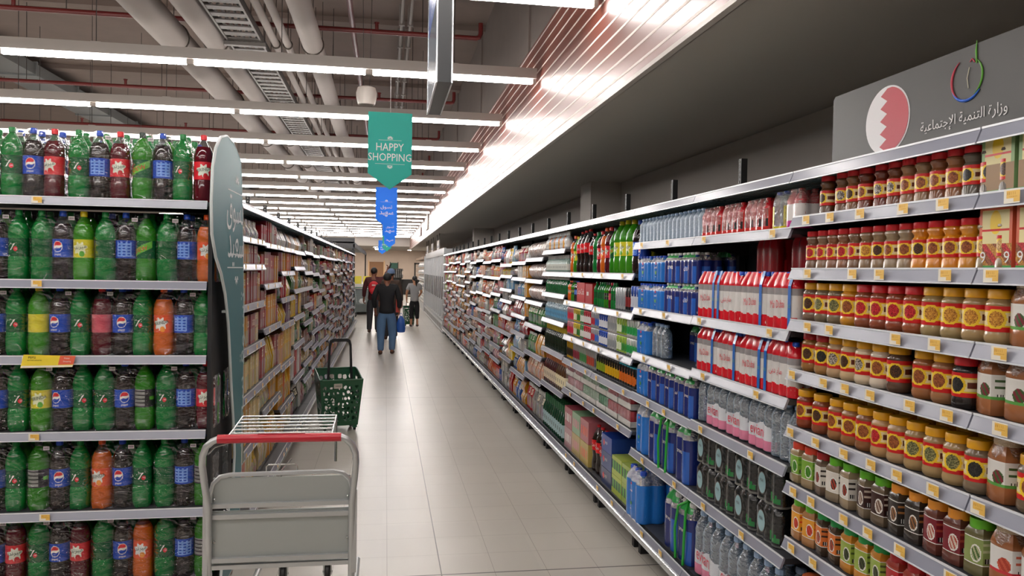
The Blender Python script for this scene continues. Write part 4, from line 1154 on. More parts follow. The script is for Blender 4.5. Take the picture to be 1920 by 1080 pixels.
# -- second shelf: two-high blue packs (far bay), red and white packs (near bay)
sky_s, nav_s, nava_s = mk_sky(.148, 4, 3, .026), mk_navy(.158, 4, 3, .026), mk_navy(.158, 4, 3, .026, True)
for tier in range(2):
    for i in range(4):
        kd = 'blue' if i < 2 else 'navy'; h = .148 if i < 2 else .158
        wr = sky_s if i < 2 else (nav_s if i == 2 else nava_s)
        bpack(B3, .115 + i * .222, .085, 1.487 + tier * .16, 4, 3, kd, h, .026, [wr], '%s blue water pack, %s from far end, %s tier, second shelf, blue water bay' % (('light' if i < 2 else 'dark'), nth(i), ('lower', 'upper')[tier]), g_w)
for i in range(2):
    bpack(B3, .56 + i * .23, .215, 1.645 + .0, 4, 1, 'navy', .165, .026, [mk_navy(.165, 4, 1, .026)], 'green-topped dark blue pack at the back of the blue water bay, %s of two' % nth(i), g_w)
mai, mai_a = mk_mai(.226, 4, 2, .029)[0], mk_mai(.226, 4, 2, .029, True)[0]
strap_a, strap_b = strap_mesh(.226, 2, .029, .085), strap_mesh(.226, 2, .029, -.09)
for z, sh in ((1.49, 'second'), (1.233, 'third')):
    hh = 1.0 if z > 1.4 else .96
    for i in range(4):
        a = (i == 1) if z > 1.4 else (i == 3)
        st = strap_b if a and i == 1 else strap_a
        if a and i == 3: st = strap_b
        r_ = bpack(B2, .115 + i * .228, .066, z, 4, 2, 'clear', .22, .029, [mai_a if a else mai, st], 'red and white water pack with %s lettering, %s from far end, %s shelf' % ('Arabic' if a else 'English', nth(i), sh), 'red and white water packs')
        r_.scale = (1, 1, hh)
M('dark_red_wrap', '#a0101e', .2, coat=.6)
for i in range(2):
    b = sheath('printed_wrap', 3, 2, .03, lv(.2, sh=.72, topz=.97, tops=.75), lambda sd, t, v: M('dark_red_wrap', '#a0101e', .2, coat=.6), top=M('dark_red_wrap')).mesh('printed_wrap')
    bpack(B2, .42 + i * .3, .2, 1.62 + .06, 3, 1, 'red', .11, .029, [b], 'dark red wrapped pack on top at the shelf back, %s of two' % nth(i), 'red and white water packs')
# -- third shelf, far bay
sky_m = mk_sky(.185, 3, 2, .034)
bpack(B3, .105, .075, 1.217, 3, 2, 'blue', .185, .034, [sky_m], 'light blue water pack with leaf print, far end of the third shelf', g_w)
for i in range(3):
    bm, cm = water_bottle('pet', .19, .033)
    put('water_bottle', [Part('bottle_body', bm), Part('cap', cm)], B3.at(.25 + i * .07, .06, 1.219), B3.rz, 'clear water bottle beside the leaf-print pack, %s of three on the third shelf' % nth(i), 'water bottle', 'loose clear bottles on the third shelf')
for i in range(3):
    bpack(B3, .5 + i * .16, .2, 1.217, 2, 1, 'navy', .19, .034, [mk_navy(.19, 2, 1, .034)], 'dark blue pack at the back of the third shelf, %s from far end' % nth(i), g_w)
# -- fourth shelf: leaf-print pack, dark blue bottles, pink-based packs
bpack(B3, .1, .075, .972, 3, 2, 'blue', .195, .032, [mk_sky(.195, 3, 2, .032)], 'light blue leaf-print pack at the far end of the fourth shelf', g_w)
n2a, n2b = mk_navy(.205, 2, 2, .031), mk_navy(.205, 2, 2, .031, True)
for i in range(5):
    bpack(B3, .265 + i * .137, .072, .972, 2, 2, 'navy', .205, .031, [n2b if i % 2 else n2a], 'dark blue bottle pack, %s from the leaf-print pack, fourth shelf, blue water bay' % nth(i), g_w)
ev = mk_evian(.225, 3, 2, .033)
bm, cm = water_bottle('pet', .225, .033)
put('water_bottle', [Part('bottle_body', bm), Part('cap', cm)], B2.at(.04, .05, .982), B2.rz, 'single clear bottle between the dark blue and the pink-based packs', 'water bottle')
for i in range(3):
    bpack(B2, .2 + i * .215, .085, .98, 3, 2, 'pet', .225, .033, [ev], 'pink-based clear water pack, %s from far end of the fourth shelf' % nth(i), 'pink-based water packs')
for i in range(3):
    put('water_bottle', [Part('bottle_body', bm), Part('cap', cm)], B2.at(.76 + i * .068, .05, .982), B2.rz, 'loose clear bottle past the pink-based packs, %s from far end' % nth(i), 'water bottle', 'loose clear bottles on the fourth shelf')
# -- fifth shelf
bpack(B3, .12, .09, .63, 2, 2, 'blue', .295, .044, [mk_sky(.295, 2, 2, .044)], 'tall light blue leaf-print pack at the far end of the fifth shelf', g_w)
bpack(B3, .34, .09, .63, 2, 2, 'navy', .3, .044, [mk_navy(.3, 2, 2, .044, True)], 'tall dark blue pack with Arabic lettering, fifth shelf of the blue water bay', g_w)
gh = MB(); gh.tube([(.05, -.1, .0), (.06, -.1, .15), (.05, -.09, .27), (0, -.05, .31), (-.05, -.09, .27), (-.065, -.1, .15), (-.05, -.1, 0)], .007, M('handle_green', '#2cae3c', .3, coat=.3), 8)
bpack(B3, .54, .09, .63, 2, 2, 'navy', .29, .042, [mk_navy(.29, 2, 2, .042)], 'tall dark blue pack with a thick green band, fifth shelf', g_w, extra=[Part('green_band', gh.mesh('green_band'))])
bpack(B3, .76, .09, .63, 2, 2, 'navy', .3, .044, [mk_navy(.3, 2, 2, .044)], 'tall dark blue pack at the near end of the fifth shelf', g_w)
bkf, bks, bkg, bkl = M('black_film', '#17181a', .16, coat=.7, bump=(70, .7)), M('black_film_grey', '#6a6a66', .2, coat=.5, bump=(60, .5)), M('patch_green', '#1d7a3a', .2, coat=.5), M('oval_label', '#8fb4bb', .25, coat=.4)  # the green is a wavy-topped patch low on the wrap
def dark_pack():
    s = sheath('printed_wrap', 3, 2, .032, lv(.15, sh=.82, tops=.82, nk=30), lambda sd, t, v: bks if v < .06 else (bkg if (.12 < v < .42 - .2 * abs(math.sin(t * 25)) and .62 < t < 1.0) else bkf), top=bkf)
    pts = [(-.03 + .03 * math.cos(a), -.066, .074 + .042 * math.sin(a)) for a in [2 * PI * i / 16 for i in range(16)]]
    s.add(pts, [tuple(range(16))], bkl)
    s.add([(-.03 + .033 * math.cos(a), -.0655, .074 + .046 * math.sin(a)) for a in [2 * PI * i / 16 for i in range(16)]], [tuple(range(16))], bks)
    s.text('MAI', pk_, .012, cx=-.03, cz=.085, y=-.0668)
    return s.mesh('printed_wrap')
dkp = dark_pack()
for tier in range(2):
    for i in range(4):
        bpack(B2, .11 + i * .205, .078, .63 + tier * .154, 3, 2, 'navy', .14, .031, [dkp], 'black crinkled pack with oval label, %s from far end, %s tier, fifth shelf' % (nth(i), ('lower', 'upper')[tier]), 'black film water packs')
# -- base
r_ = bpack(B3, .12, .05, .235, 3, 2, 'blue', .3, .044, [mk_sky(.3, 3, 2, .044)], 'big light blue bottle pack on the base shelf beside the empty gap', g_w)
bpack(B3, .14, .18, .235, 3, 1, 'blue', .3, .043, [mk_sky(.3, 3, 1, .043)], 'big light blue pack at the back of the base shelf', g_w)
for i in range(2):
    bpack(B3, .62 + i * .19, .09, .235, 2, 2, 'navy', .31, .044, [mk_navy(.31, 2, 2, .044)], 'tall dark blue base pack, %s past the empty gap' % nth(i), g_w, extra=[Part('green_band', gh.mesh('green_band'))] if i else ())
evb = mk_evian(.31, 3, 2, .044, .55)
hd = MB(); hd.box(-.012, .012, -.05, .05, .315, .32, ppk); hd.box(-.012, .012, -.055, -.05, .26, .32, ppk)
hdm = hd.mesh('pink_handle', 0)
for i in range(3):
    bpack(B2, .15 + i * .275, .095, .235, 3, 2, 'pet', .31, .044, [evb], 'big pink-handled clear water pack on the base shelf, %s from far end' % nth(i), 'pink-based water packs', extra=[Part('pink_handle', hdm)])

# ================================================================== soda and can bays (4: nearer, 5: further)
B4, B5, B6 = RB[4], RB[5], RB[6]
_P['cokelab'] = 1
def coke_parts(h, r):
    key = ('coke', h)
    if key in _P: return _P[key]
    b = MB(); L = LQ['cola']
    b.lathe([(.6 * r, 0), (.95 * r, .006), (r, h * .1), (r * .98, h * .2), (r * .86, h * .33), (r * .95, h * .42), (r, h * .5), (r, h * .64), (r * .9, h * .72, L), (r * .7, h * .8, pet_c), (r * .4, h * .9), (r * .27, h * .95)], 16, L)
    c = MB(); c.lathe([(r * .28, h * .94), (r * .3, h * .95), (r * .3, h * .99), (0, h)], 12, CAP['red'])
    l = MB(); l.wraplabel(r * 1.01, h * .46, h * .68, lambda u, v: M('cola_red', '#d4141c', .25), 24, 2); l.text('Coca-Cola', pw, .02, cz=h * .57, R=r * 1.01, sx=.6, eps=.001)
    _P[key] = [Part('bottle_body', b.mesh('bottle_body')), Part('cap', c.mesh('cap')), Part('label', l.mesh('label'))]
    return _P[key]
def sodab(bay, x, y, z, kind, h, r, label, group='tall soda bottles on the top soda shelf'):
    if kind == 'coke': parts = coke_parts(h, r)
    else:
        bm, cm, lm = soda_parts(kind, h=h, r=r); parts = [Part('bottle_body', bm), Part('cap', cm), Part('label', lm)]
    put('soda_bottle', parts, bay.at(x, y, z + .002), bay.rz, label, 'bottle', group)
rowS = [(B5, .06, 'orange', .3, .046, 'orange soda bottle'), (B5, .16, 'citrus', .29, .046, 'yellow-label green bottle'), (B5, .29, 'coke', .33, .052, 'red-label cola bottle'), (B5, .4, 'coke', .335, .052, 'red-label cola bottle'), (B5, .52, 'coke', .34, .052, 'red-label cola bottle'),
        (B5, .65, 'coke', .3, .045, 'shorter cola bottle'), (B5, .76, 'sevenb', .3, .046, 'green soda bottle'), (B5, .87, 'cherry', .3, .046, 'red soda bottle'), (B4, .06, 'orange', .32, .048, 'orange soda bottle'), (B4, .17, 'cherry', .32, .048, 'red soda bottle'), (B4, .28, 'dew', .31, .046, 'dark green soda bottle'),
        (B4, .41, 'citrus', .345, .056, 'tall yellow-capped green bottle'), (B4, .54, 'citrus', .345, .056, 'tall yellow-capped green bottle'), (B4, .67, 'citrus', .34, .054, 'yellow-capped green bottle'), (B4, .79, 'colab', .33, .05, 'blue-label cola bottle'), (B4, .875, 'cola', .28, .04, 'small blue-label cola bottle')]
for i, (by_, x, kd, h, r, w) in enumerate(rowS):
    sodab(by_, x, .07, 1.69, kd, h, r, '%s, %s from far end of the cola and green soda top shelf' % (w, nth(i)))
    if kd in ('citrus', 'coke'): sodab(by_, x + .02, .19, 1.69, kd, h, r, '%s in the back row, %s from far end, soda top shelf' % (w, nth(i)))
_can = {}
def can_parts(hexc, h=.115, r=.026, top='#c9ccd0', art=None):
    k = (hexc, h, art)
    if k not in _can:
        b = MB(); body = M('can_' + hexc, '#' + hexc, .25, metal=.35); al = M('can_lid', '#c9ccd0', .25, metal=.9)
        b.lathe([(r * .8, 0, al), (r * .86, .003, al), (r, .01, body), (r, h - .012, body), (r * .86, h - .002, al)], 12, body)
        c = MB(); c.lathe([(r * .86, h - .002), (r * .86, h), (r * .8, h - .001), (r * .78, h - .004), (0, h - .004)], 12, al)
        l = MB(); A = M('can_art_' + (art or 'ffffff'), '#' + (art or 'e8e8e8'), .3)
        l.wraplabel(r + .0006, h * .2, h * .85, lambda u, v: A if abs(u - .5 - .1 * math.sin(v * 5)) < .09 or abs(u - .02) < .05 else None, 22, 8)
        _can[k] = [Part('can_body', b.mesh('can_body')), Part('can_lid', c.mesh('can_lid')), Part('printed_art', l.mesh('printed_art'))]
    return _can[k]
CANC = [('d0909a', 'c83048', 'pink'), ('d0909a', 'c83048', 'pink'), ('d8c040', 'e8e8c8', 'yellow'), ('d8c040', '3a7a30', 'yellow'), ('4a9a58', 'e8e8e0', 'green'), ('c02030', 'e8e0e0', 'red'), ('c02030', 'e8e0e0', 'red'), ('b8b8bc', 'c03040', 'silver'),
        ('b8b8bc', '3a6ac0', 'silver'), ('2450b8', 'e8e8f0', 'blue'), ('2450b8', 'e8e8f0', 'blue'), ('d8d8da', '909498', 'white'), ('d8d8da', '909498', 'white'), ('a8c850', 'e8f0d0', 'lime'), ('a8c850', '3a8a3a', 'lime'), ('d8dcd8', '2a9a50', 'white-green'), ('c8ccc8', '2a9a50', 'white-green')]
for tier in range(2):
    for i in range(34):
        bay, x = (B5, .03 + i * .0535) if i < 17 else (B4, .03 + (i - 17) * .0535)
        c = CANC[i // 2]
        put('drink_can', can_parts(c[0], art=c[1]), bay.at(x, .04, 1.172 + tier * .1165), bay.rz, 'slim %s can, %s from far end, %s tier, third shelf of the soda bays' % (c[2], nth(i), ('lower', 'upper')[tier]), 'drink can', 'slim cans on the soda shelves')
        if tier: pass
C4 = [('d8a818', '2a2418', 'yellow')] * 4 + [('b0b4b0', '8a3040', 'silver')] * 4 + [('b8bcb4', '4a8a50', 'silver')] * 4 + [('a8aaa8', 'b04a3a', 'silver')] * 4 + [('b0b0b4', '5a5a60', 'silver')] + [('1a1a1c', '8aa020', 'black')] * 4 + [('1a1a18', 'd8a818', 'black and gold')] * 6 + [('181a1c', 'd86a20', 'teal-lidded black')] * 6
for i, c in enumerate(C4):
    bay, x = (B5, .03 + i * .0535) if i < 17 else (B4, .035 + (i - 17) * .055)
    h = .15 if i < 17 else .135
    pr_ = list(can_parts(c[0], h=h, art=c[1]))
    if 'teal' in c[2]:
        if 'teal' not in _can:
            t = MB(); t.lathe([(.027, h - .004), (.027, h + .003), (0, h + .004)], 12, M('teal_lid', '#2aa8c0', .4)); _can['teal'] = Part('shrink_lid', t.mesh('shrink_lid'))
        pr_.append(_can['teal'])
    put('drink_can', pr_, bay.at(x, .04, .973), bay.rz, '%s tall can, %s from far end, fourth shelf of the soda bays' % (c[2], nth(i)), 'drink can', 'tall cans on the soda shelves')
# second shelf: small bottles and boxes
sm = [('orange', 3), ('colab', 4)]
x = .03; ii = 0
for kd, n_ in (('orange', 2), ('dew', 2), ('colab', 2)):
    for q in range(n_):
        sodab(B5, x, .04, 1.457, kd, .16, .026, 'small %s bottle, %s from far end, second soda shelf' % (SODA_WORD[kd], nth(ii)), 'small bottles on the second soda shelf'); x += .054; ii += 1
def box_item(name, bay, x, y, z, w, d, h, hexc, label, cat, group, front=None, txt=None, th=.03, tm=None, sub='carton_body', ar=False):
    root = empty(name, bay.at(x, y, z + .002), bay.rz, label, cat, group)
    b = MB(); b.box(-w / 2, w / 2, 0, d, 0, h, M('carton_' + hexc, '#' + hexc, .35, coat=.3)); b.obj(sub, root, 0)
    b = MB()
    if front: b.panel(-w / 2 + .002, w / 2 - .002, .002, h - .002, -.001, front, 24, 10)
    if txt: b.text(txt, tm or pw, th, cz=h * .55, y=-.0015, sx=.8, ar=ar)
    if b.v: b.obj('printed_front', root, 0)
    return root
box_item('drink_carton', B5, .47, .01, 1.457, .24, .2, .155, 'c4141c', 'red cola multipack box on the second soda shelf', 'box', None, txt='Coca-Cola', th=.045)
box_item('drink_carton', B5, .71, .01, 1.457, .2, .2, .15, 'b8141c', 'plain red multipack box beside the lettered cola box', 'box', None, front=lambda u, v: pw if abs(v - .5) < .08 and .2 < u < .5 else None)
x = .84; ii = 6
for kd, n_, bay in (('sevenb', 1, B5), ('sevenb', 3, B4), ('dewb', 2, B4), ('cherryb', 1, B4), ('sevenb', 2, B4)):
    if bay is B4 and x > .8: x = .03
    for q in range(n_):
        sodab(bay, x, .04, 1.45, kd, .17, .026, 'small %s bottle, %s from far end, second soda shelf' % (SODA_WORD[kd], nth(ii)), 'small bottles on the second soda shelf'); x += .055; ii += 1
for q in range(6):
    put('drink_can', can_parts(('c8ccd0', '26282c')[q > 3], h=.15, art=('8a8e94', '8a2a2a')[q > 3]), B4.at(x, .04, 1.452), B4.rz, '%s can, %s past the small green bottles, second soda shelf' % (('silver', 'black')[q > 3], nth(q)), 'drink can', 'tall cans on the soda shelves'); x += .054
for q in range(3):
    put('drink_can', can_parts('24479c', h=.165, art='c8ccd8'), B4.at(x, .04, 1.452), B4.rz, 'blue and silver can, %s of three at the near end, second soda shelf' % nth(q), 'drink can', 'tall cans on the soda shelves'); x += .053
# fifth shelf: trays of cans two high
def tray(bay, x, z, w, hexc, art, label, wrap=True, cardb='#d9d5cc'):
    root = empty('can_tray', bay.at(x, .015, z + .002), bay.rz, label, 'tray of cans', 'cardboard trays of cans')
    ct = M('tray_card', cardb, .6); b = MB(); d = .24
    b.box(-w / 2, w / 2, 0, d, 0, .003, ct)
    for (a, c, e, f_) in ((-w / 2, w / 2, 0, .002), (-w / 2, w / 2, d - .002, d)): b.box(a, c, e, f_, 0, .04, ct)
    for a in (-w / 2, w / 2 - .002): b.box(a, a + .002, 0, d, 0, .04, ct)
    b.obj('tray', root, 0)
    n_ = int(w / .062)
    cm = can_parts(hexc, h=.1, r=.03, art=art)[0].mesh
    for j in range(2):
        for i in range(n_):
            if j and i % 2 and False: continue
            Part('can', cm, loc=((i - (n_ - 1) / 2) * .061, .034 + j * .062, .004)).put(root)
    f = MB(); f.box(-w / 2 - .001, w / 2 + .001, -.001, d, .004, .106, film('tray_film', '#ffffff', clear=.95, rough=.1, scale=40, strength=.8, milk=.1, edge=.4)); f.obj('shrink_film', root, 0)
TR = [(B5, .13, 'c8808c', 'b83048', 'pink'), (B5, .38, 'c8808c', 'd8b8b8', 'pink'), (B5, .63, '7aa880', 'c8404a', 'pale green'), (B5, .84, '9ab89a', 'e0d8d0', 'pale green'), (B4, .16, '1f8a44', 'e8f0e8', 'green'), (B4, .42, 'b02a34', 'c8c8c8', 'red'), (B4, .7, 'b0303a', 'd0d0c8', 'red and silver')]
for tier in range(2):
    for i, (bay, x, hx, art, wd) in enumerate(TR):
        tray(bay, x, .727 + tier * .11, .2 if bay is B5 and i == 3 else .24 if i < 5 else .26, hx, art, 'wrapped tray of %s cans, %s from far end, %s tier, fifth soda shelf' % (wd, nth(i), ('lower', 'upper')[tier]))
# base: cases and big cola bottles
for t in range(2):
    box_item('drink_carton', B5, .14, .01, .235 + .17 * t, .25, .24, .165, ('b88a90', 'a84a58')[t], 'pink drink case at the far end of the cola bay base, %s of the stack' % nth(t), 'box', 'drink cases on the soda base shelf', front=lambda u, v: pw if int(u * 9) % 2 and .3 < v < .7 else None)
    box_item('drink_carton', B5, .4, .01, .235 + .17 * t, .25, .24, .165, ('c8b070', '8ab088')[t], '%s drink case in the middle of the cola bay base' % ('tan', 'pale green')[t], 'box', 'drink cases on the soda base shelf', front=lambda u, v: ppk if int(u * 9) % 2 and .3 < v < .7 else None)
    box_item('drink_carton', B5, .66, .01, .235 + .17 * t, .24, .24, .165, ('c8b060', 'b86a70')[t], '%s drink case beside the big cola bottles' % ('ochre', 'rose')[t], 'box', 'drink cases on the soda base shelf', front=lambda u, v: por if int(u * 9) % 2 and .3 < v < .7 else None)
for i in range(3): sodab(B5 if i == 0 else B4, .86 if i == 0 else .05 + (i - 1) * .11, .07, .235, 'coke', .34, .052, 'big cola bottle on the base shelf, %s of three' % nth(i), 'big cola bottles on the base')
for t in range(3):
    box_item('drink_carton', B4, .34, .01, .235 + .115 * t, .24, .24, .112, ('2a3a6a', '24407f', '1c3f9a')[t], 'dark blue can case in the cola stack, %s from the bottom' % nth(t), 'box', 'drink cases on the soda base shelf', txt='pepsi', th=.03, front=lambda u, v: pr if (u - .25) ** 2 + ((v - .5) * .5) ** 2 < .008 else None)
for t in range(2):
    for q in range(2):
        box_item('drink_carton', B4, .58 + q * .22, .01, .235 + .125 * t, .21, .24, .122, ('b8c850', 'a8bc58')[q], 'lime green can case, %s tier, %s from far end, green soda bay base' % (('lower', 'upper')[t], nth(q)), 'box', 'drink cases on the soda base shelf', front=lambda u, v: (plg if int(u * 8) % 2 else pdg) if .3 < v < .8 else None)

# ================================================================== glass bottle bay (6) and disc packets (7, 8)
def slim_parts(hexc, h, r, neck, capc, lab=None, lk=''):
    k = ('slim', hexc, h, neck, lk)
    if k in _P: return _P[k]
    b = MB(); g = M('glass_' + hexc, '#' + hexc, .08, coat=.6, tl=.15); nk = M('foil_' + neck, '#' + neck, .3, metal=.5)
    b.lathe([(r * .9, 0), (r, .008), (r, h * .55), (r * .85, h * .63), (r * .4, h * .75), (r * .34, h * .8)], 12, g)
    c = MB(); c.lathe([(r * .38, h * .79), (r * .42, h * .86), (r * .38, h * .97), (r * .42, h), (0, h)], 10, nk)
    P_ = [Part('bottle_body', b.mesh('bottle_body')), Part('foil_neck', c.mesh('foil_neck'))]
    if lab:
        l = MB(); A, B_ = M('lab_' + lab, '#' + lab, .4), M('lab_ink', '#4a4a48', .5)
        l.wraplabel(r * 1.01, h * .12, h * .48, lambda u, v: B_ if .42 < u < .58 and .4 < v < .6 else A, 16, 6, -PI * .7, PI * .7); P_.append(Part('label', l.mesh('label')))
    _P[k] = P_; return P_
GL = [(1.89, 'b8bcc0', .15, .03, 'c8ccd0', 'd8d4d0', 'clear juice'), (1.69, '7c9a90', .15, .03, 'b8bcbc', 'c8ccc4', 'pale green'), (1.50, '1d6a3a', .155, .03, 'd8dcdc', None, 'green silver-necked'), (1.26, '8aa8b8', .19, .031, 'd0d4d4', '5a9ac0', 'blue-label'),
      (.985, '0c2415', .215, .032, 'd8c040', None, 'dark green gold-necked'), (.66, '4a1a1c', .27, .036, 'c8784a', 'd8c8b0', 'rose foil-necked'), (.235, '1a4a34', .3, .038, '2a6a40', 'a8c4c8', 'deep green')]
for si, (z, hx, h, r, nk, lb_, wd) in enumerate(GL):
    n_ = int(.9 / (2 * r + .002))
    for i in range(n_):
        if si == 0 and i % 3 == 2: hx2, lb2 = 'c8703c', 'e0a030'
        elif si == 5 and i > 6: hx2, lb2 = '5a3a1c', 'e8dcb8'
        else: hx2, lb2 = hx, lb_
        for j in range(2 if si > 3 else 1):
            put('glass_bottle', slim_parts(hx2, h, r, nk, None, lb2, lb2 or ''), B6.at(r + .005 + i * (2 * r + .002), .045 + j * (2 * r + .004), z + .002), B6.rz, '%s bottle, %s from far end, %s row, %s shelf down, glass bottle bay' % (wd, nth(i), nth(j), nth(si)), 'bottle', 'glass bottles in the glass bottle bay')

# ================================================================== generic stock
BIG = []            # requests: (name, template, bay, x, y, z, sx, sy, sz, colour, label, group)
def unit(name):
    b = MB(); m = pack_mat('printed_' + name, 'pouch' if name == 'pouch' else 'carton') if name in ('carton', 'pouch', 'tin') else None
    if name == 'carton':
        e = .03; vs = []
        for z in (0, 1):
            for (x, y) in ((-.5 + e, 0), (.5 - e, 0), (.5, e), (.5, 1), (-.5, 1), (-.5, e)): vs.append((x, y, z))
        b.add(vs, [(5, 4, 3, 2, 1, 0), (6, 7, 8, 9, 10, 11)] + [(i, (i + 1) % 6, (i + 1) % 6 + 6, i + 6) for i in range(6)], m)
    elif name == 'pouch':
        n, k = 6, 8
        for sgn in (-1, 1):
            o = len(b.v)
            for j in range(k + 1):
                for i in range(n + 1):
                    u, v = i / n * 2 - 1, j / k
                    bul = (1 - u ** 4) * (max(0, math.sin(min(1, v * 1.15 + .25) * PI * .93)) ** .6)
                    b.v.append((u * .5 * (1 - .06 * math.sin(v * PI)), .5 + sgn * .5 * bul, v))
            mi = b.mi(m)
            for j in range(k):
                for i in range(n):
                    a = o + j * (n + 1) + i; q = (a, a + 1, a + n + 2, a + n + 1)
                    b.f.append(q if sgn < 0 else q[::-1]); b.m.append(mi)
    elif name == 'jar':
        g = pack_mat('printed_carton', 'carton')
        b.lathe([(.4, 0), (.5, .03), (.5, .68), (.4, .78, M('jar_lid_any', '#b8322c', .4)), (.42, .79), (.42, .97), (.38, 1), (0, 1)], 12, g, cy=.5)
    elif name == 'bottle':
        g = pack_mat('printed_carton', 'carton')
        b.lathe([(.42, 0), (.5, .02), (.5, .6), (.3, .76), (.17, .85, M('bottle_cap_any', '#d8d8d4', .4)), (.2, .86), (.2, .97), (0, 1)], 12, g, cy=.5)
    elif name == 'tin':
        al = M('tin_rim', '#c0c0bc', .3, metal=.8)
        b.lathe([(.48, 0, al), (.5, .03, m), (.5, .96, al), (.48, 1), (0, .99)], 14, m, cy=.5)
    elif name == 'packet':
        g = pack_mat('printed_carton', 'carton')
        b.add([(-.5, .1, 0), (.5, .1, 0), (.5, .9, 0), (-.5, .9, 0), (-.48, 0, .4), (.48, 0, .4), (.48, 1, .4), (-.48, 1, .4), (-.46, .35, .92), (.46, .35, .92), (.46, .65, .92), (-.46, .65, .92), (-.5, .48, 1), (.5, .48, 1), (.5, .52, 1), (-.5, .52, 1)],
              [(0, 1, 5, 4), (1, 2, 6, 5), (2, 3, 7, 6), (3, 0, 4, 7), (4, 5, 9, 8), (5, 6, 10, 9), (6, 7, 11, 10), (7, 4, 8, 11), (8, 9, 13, 12), (9, 10, 14, 13), (10, 11, 15, 14), (11, 8, 12, 15), (12, 13, 14, 15), (3, 2, 1, 0)], g)
    elif name == 'disc':
        g = M('disc_wrap', '#c8a8a0', .2, coat=.5); rm_ = M('disc_rim', '#d8d4d0', .25, metal=.3)
        Mx = Matrix.Translation((-.5, .5, .5)) @ Matrix.Rotation(PI / 2, 4, 'Y')
        b.lathe([(.47, 0, rm_), (.5, .15, g), (.5, .85, rm_), (.47, 1), (.3, .97)], 22, g, M4=Mx)
    return b
UN = {k: unit(k) for k in ('carton', 'pouch', 'jar', 'bottle', 'tin', 'packet', 'disc')}
UM = {k: v.mesh({'carton': 'carton', 'pouch': 'pouch', 'jar': 'jar', 'bottle': 'bottle', 'tin': 'tin', 'packet': 'packet', 'disc': 'disc'}[k]) for k, v in UN.items()}
DEP = dict(carton=.2, pouch=.07, jar=None, bottle=None, tin=None, packet=.09, disc=None)
COLN = dict(red='a8141c', glare_red='9c4a4c', gold='cf8f22', yellow='dcb41c', cream='d6c08c', white='d2cfca', orange='d0622c', brown='6a4028', green='3c7a3a', lime='8cae3c', blue='2c5aa8', sky='6a9cc4', purple='6a3a68', pink='c88a90', grey='8e8c88', black='26241f', teal='2c7a78', peach='d8a080')  # the dull red has the glare on its film mixed into the colour
KN = dict(carton=('carton', 'carton'), pouch=('food_pouch', 'pouch'), jar=('glass_jar', 'jar'), bottle=('drink_bottle', 'bottle'), tin=('food_tin', 'tin'), packet=('food_packet', 'packet'), disc=('round_packet', 'round packet'))
def fill(bay, side, name, lvls, spec, base_z=.235):
    """spec: per shelf a list of blocks (kind, colour, item width, max height, stack?) repeated until the shelf is full"""
    zs = list(lvls) + [base_z]
    for si, z in enumerate(zs):
        ceil = (2.05 if si == 0 else zs[si - 1] - .03) - z
        blocks = spec(si); x = .012; cnt = 0; bi = 0
        while x < bay.w - .03:
            kind, col, w, hm, n_ = blocks[bi % len(blocks)]; bi += 1
            h = min(hm, ceil - .012)
            tiers = 2 if (h * 2 < ceil - .01 and kind in ('carton', 'pouch', 'tin', 'packet')) else 1
            if tiers == 1 and h < ceil * .62: h = ceil * .72
            d = DEP[kind] or w * .96
            if kind == 'disc': d = h; 
            for q in range(n_):
                if x + w > bay.w - .008: x = 9; break
                for t in range(tiers):
                    c = list(lin(COLN[col]))[:3]; j = random.uniform(.8, 1.15)
                    c = [min(1, v * j) for v in c]
                    jit = random.uniform(0, .012)
                    tier_w = ('lower ', 'upper ')[t] if tiers == 2 else ''
                    ends = 'near' if side < 0 else 'far'
                    lab = '%s%s %s, %s from %s end, %s shelf down, %s' % (tier_w, {'gold': 'golden', 'glare_red': 'glare-dulled red'}.get(col, col), KN[kind][1], nth(cnt), ends, nth(si) if si < len(zs) - 1 else 'base', name)
                    if si == len(zs) - 1: lab = lab.replace('base shelf down', 'base shelf')
                    BIG.append((kind, bay, x + w / 2, .012 + jit, z + .002 + t * h, w * .97, d, h * (.985 if t == 0 else random.uniform(.93, .985)), c, lab, name))
                cnt += 1; x += w
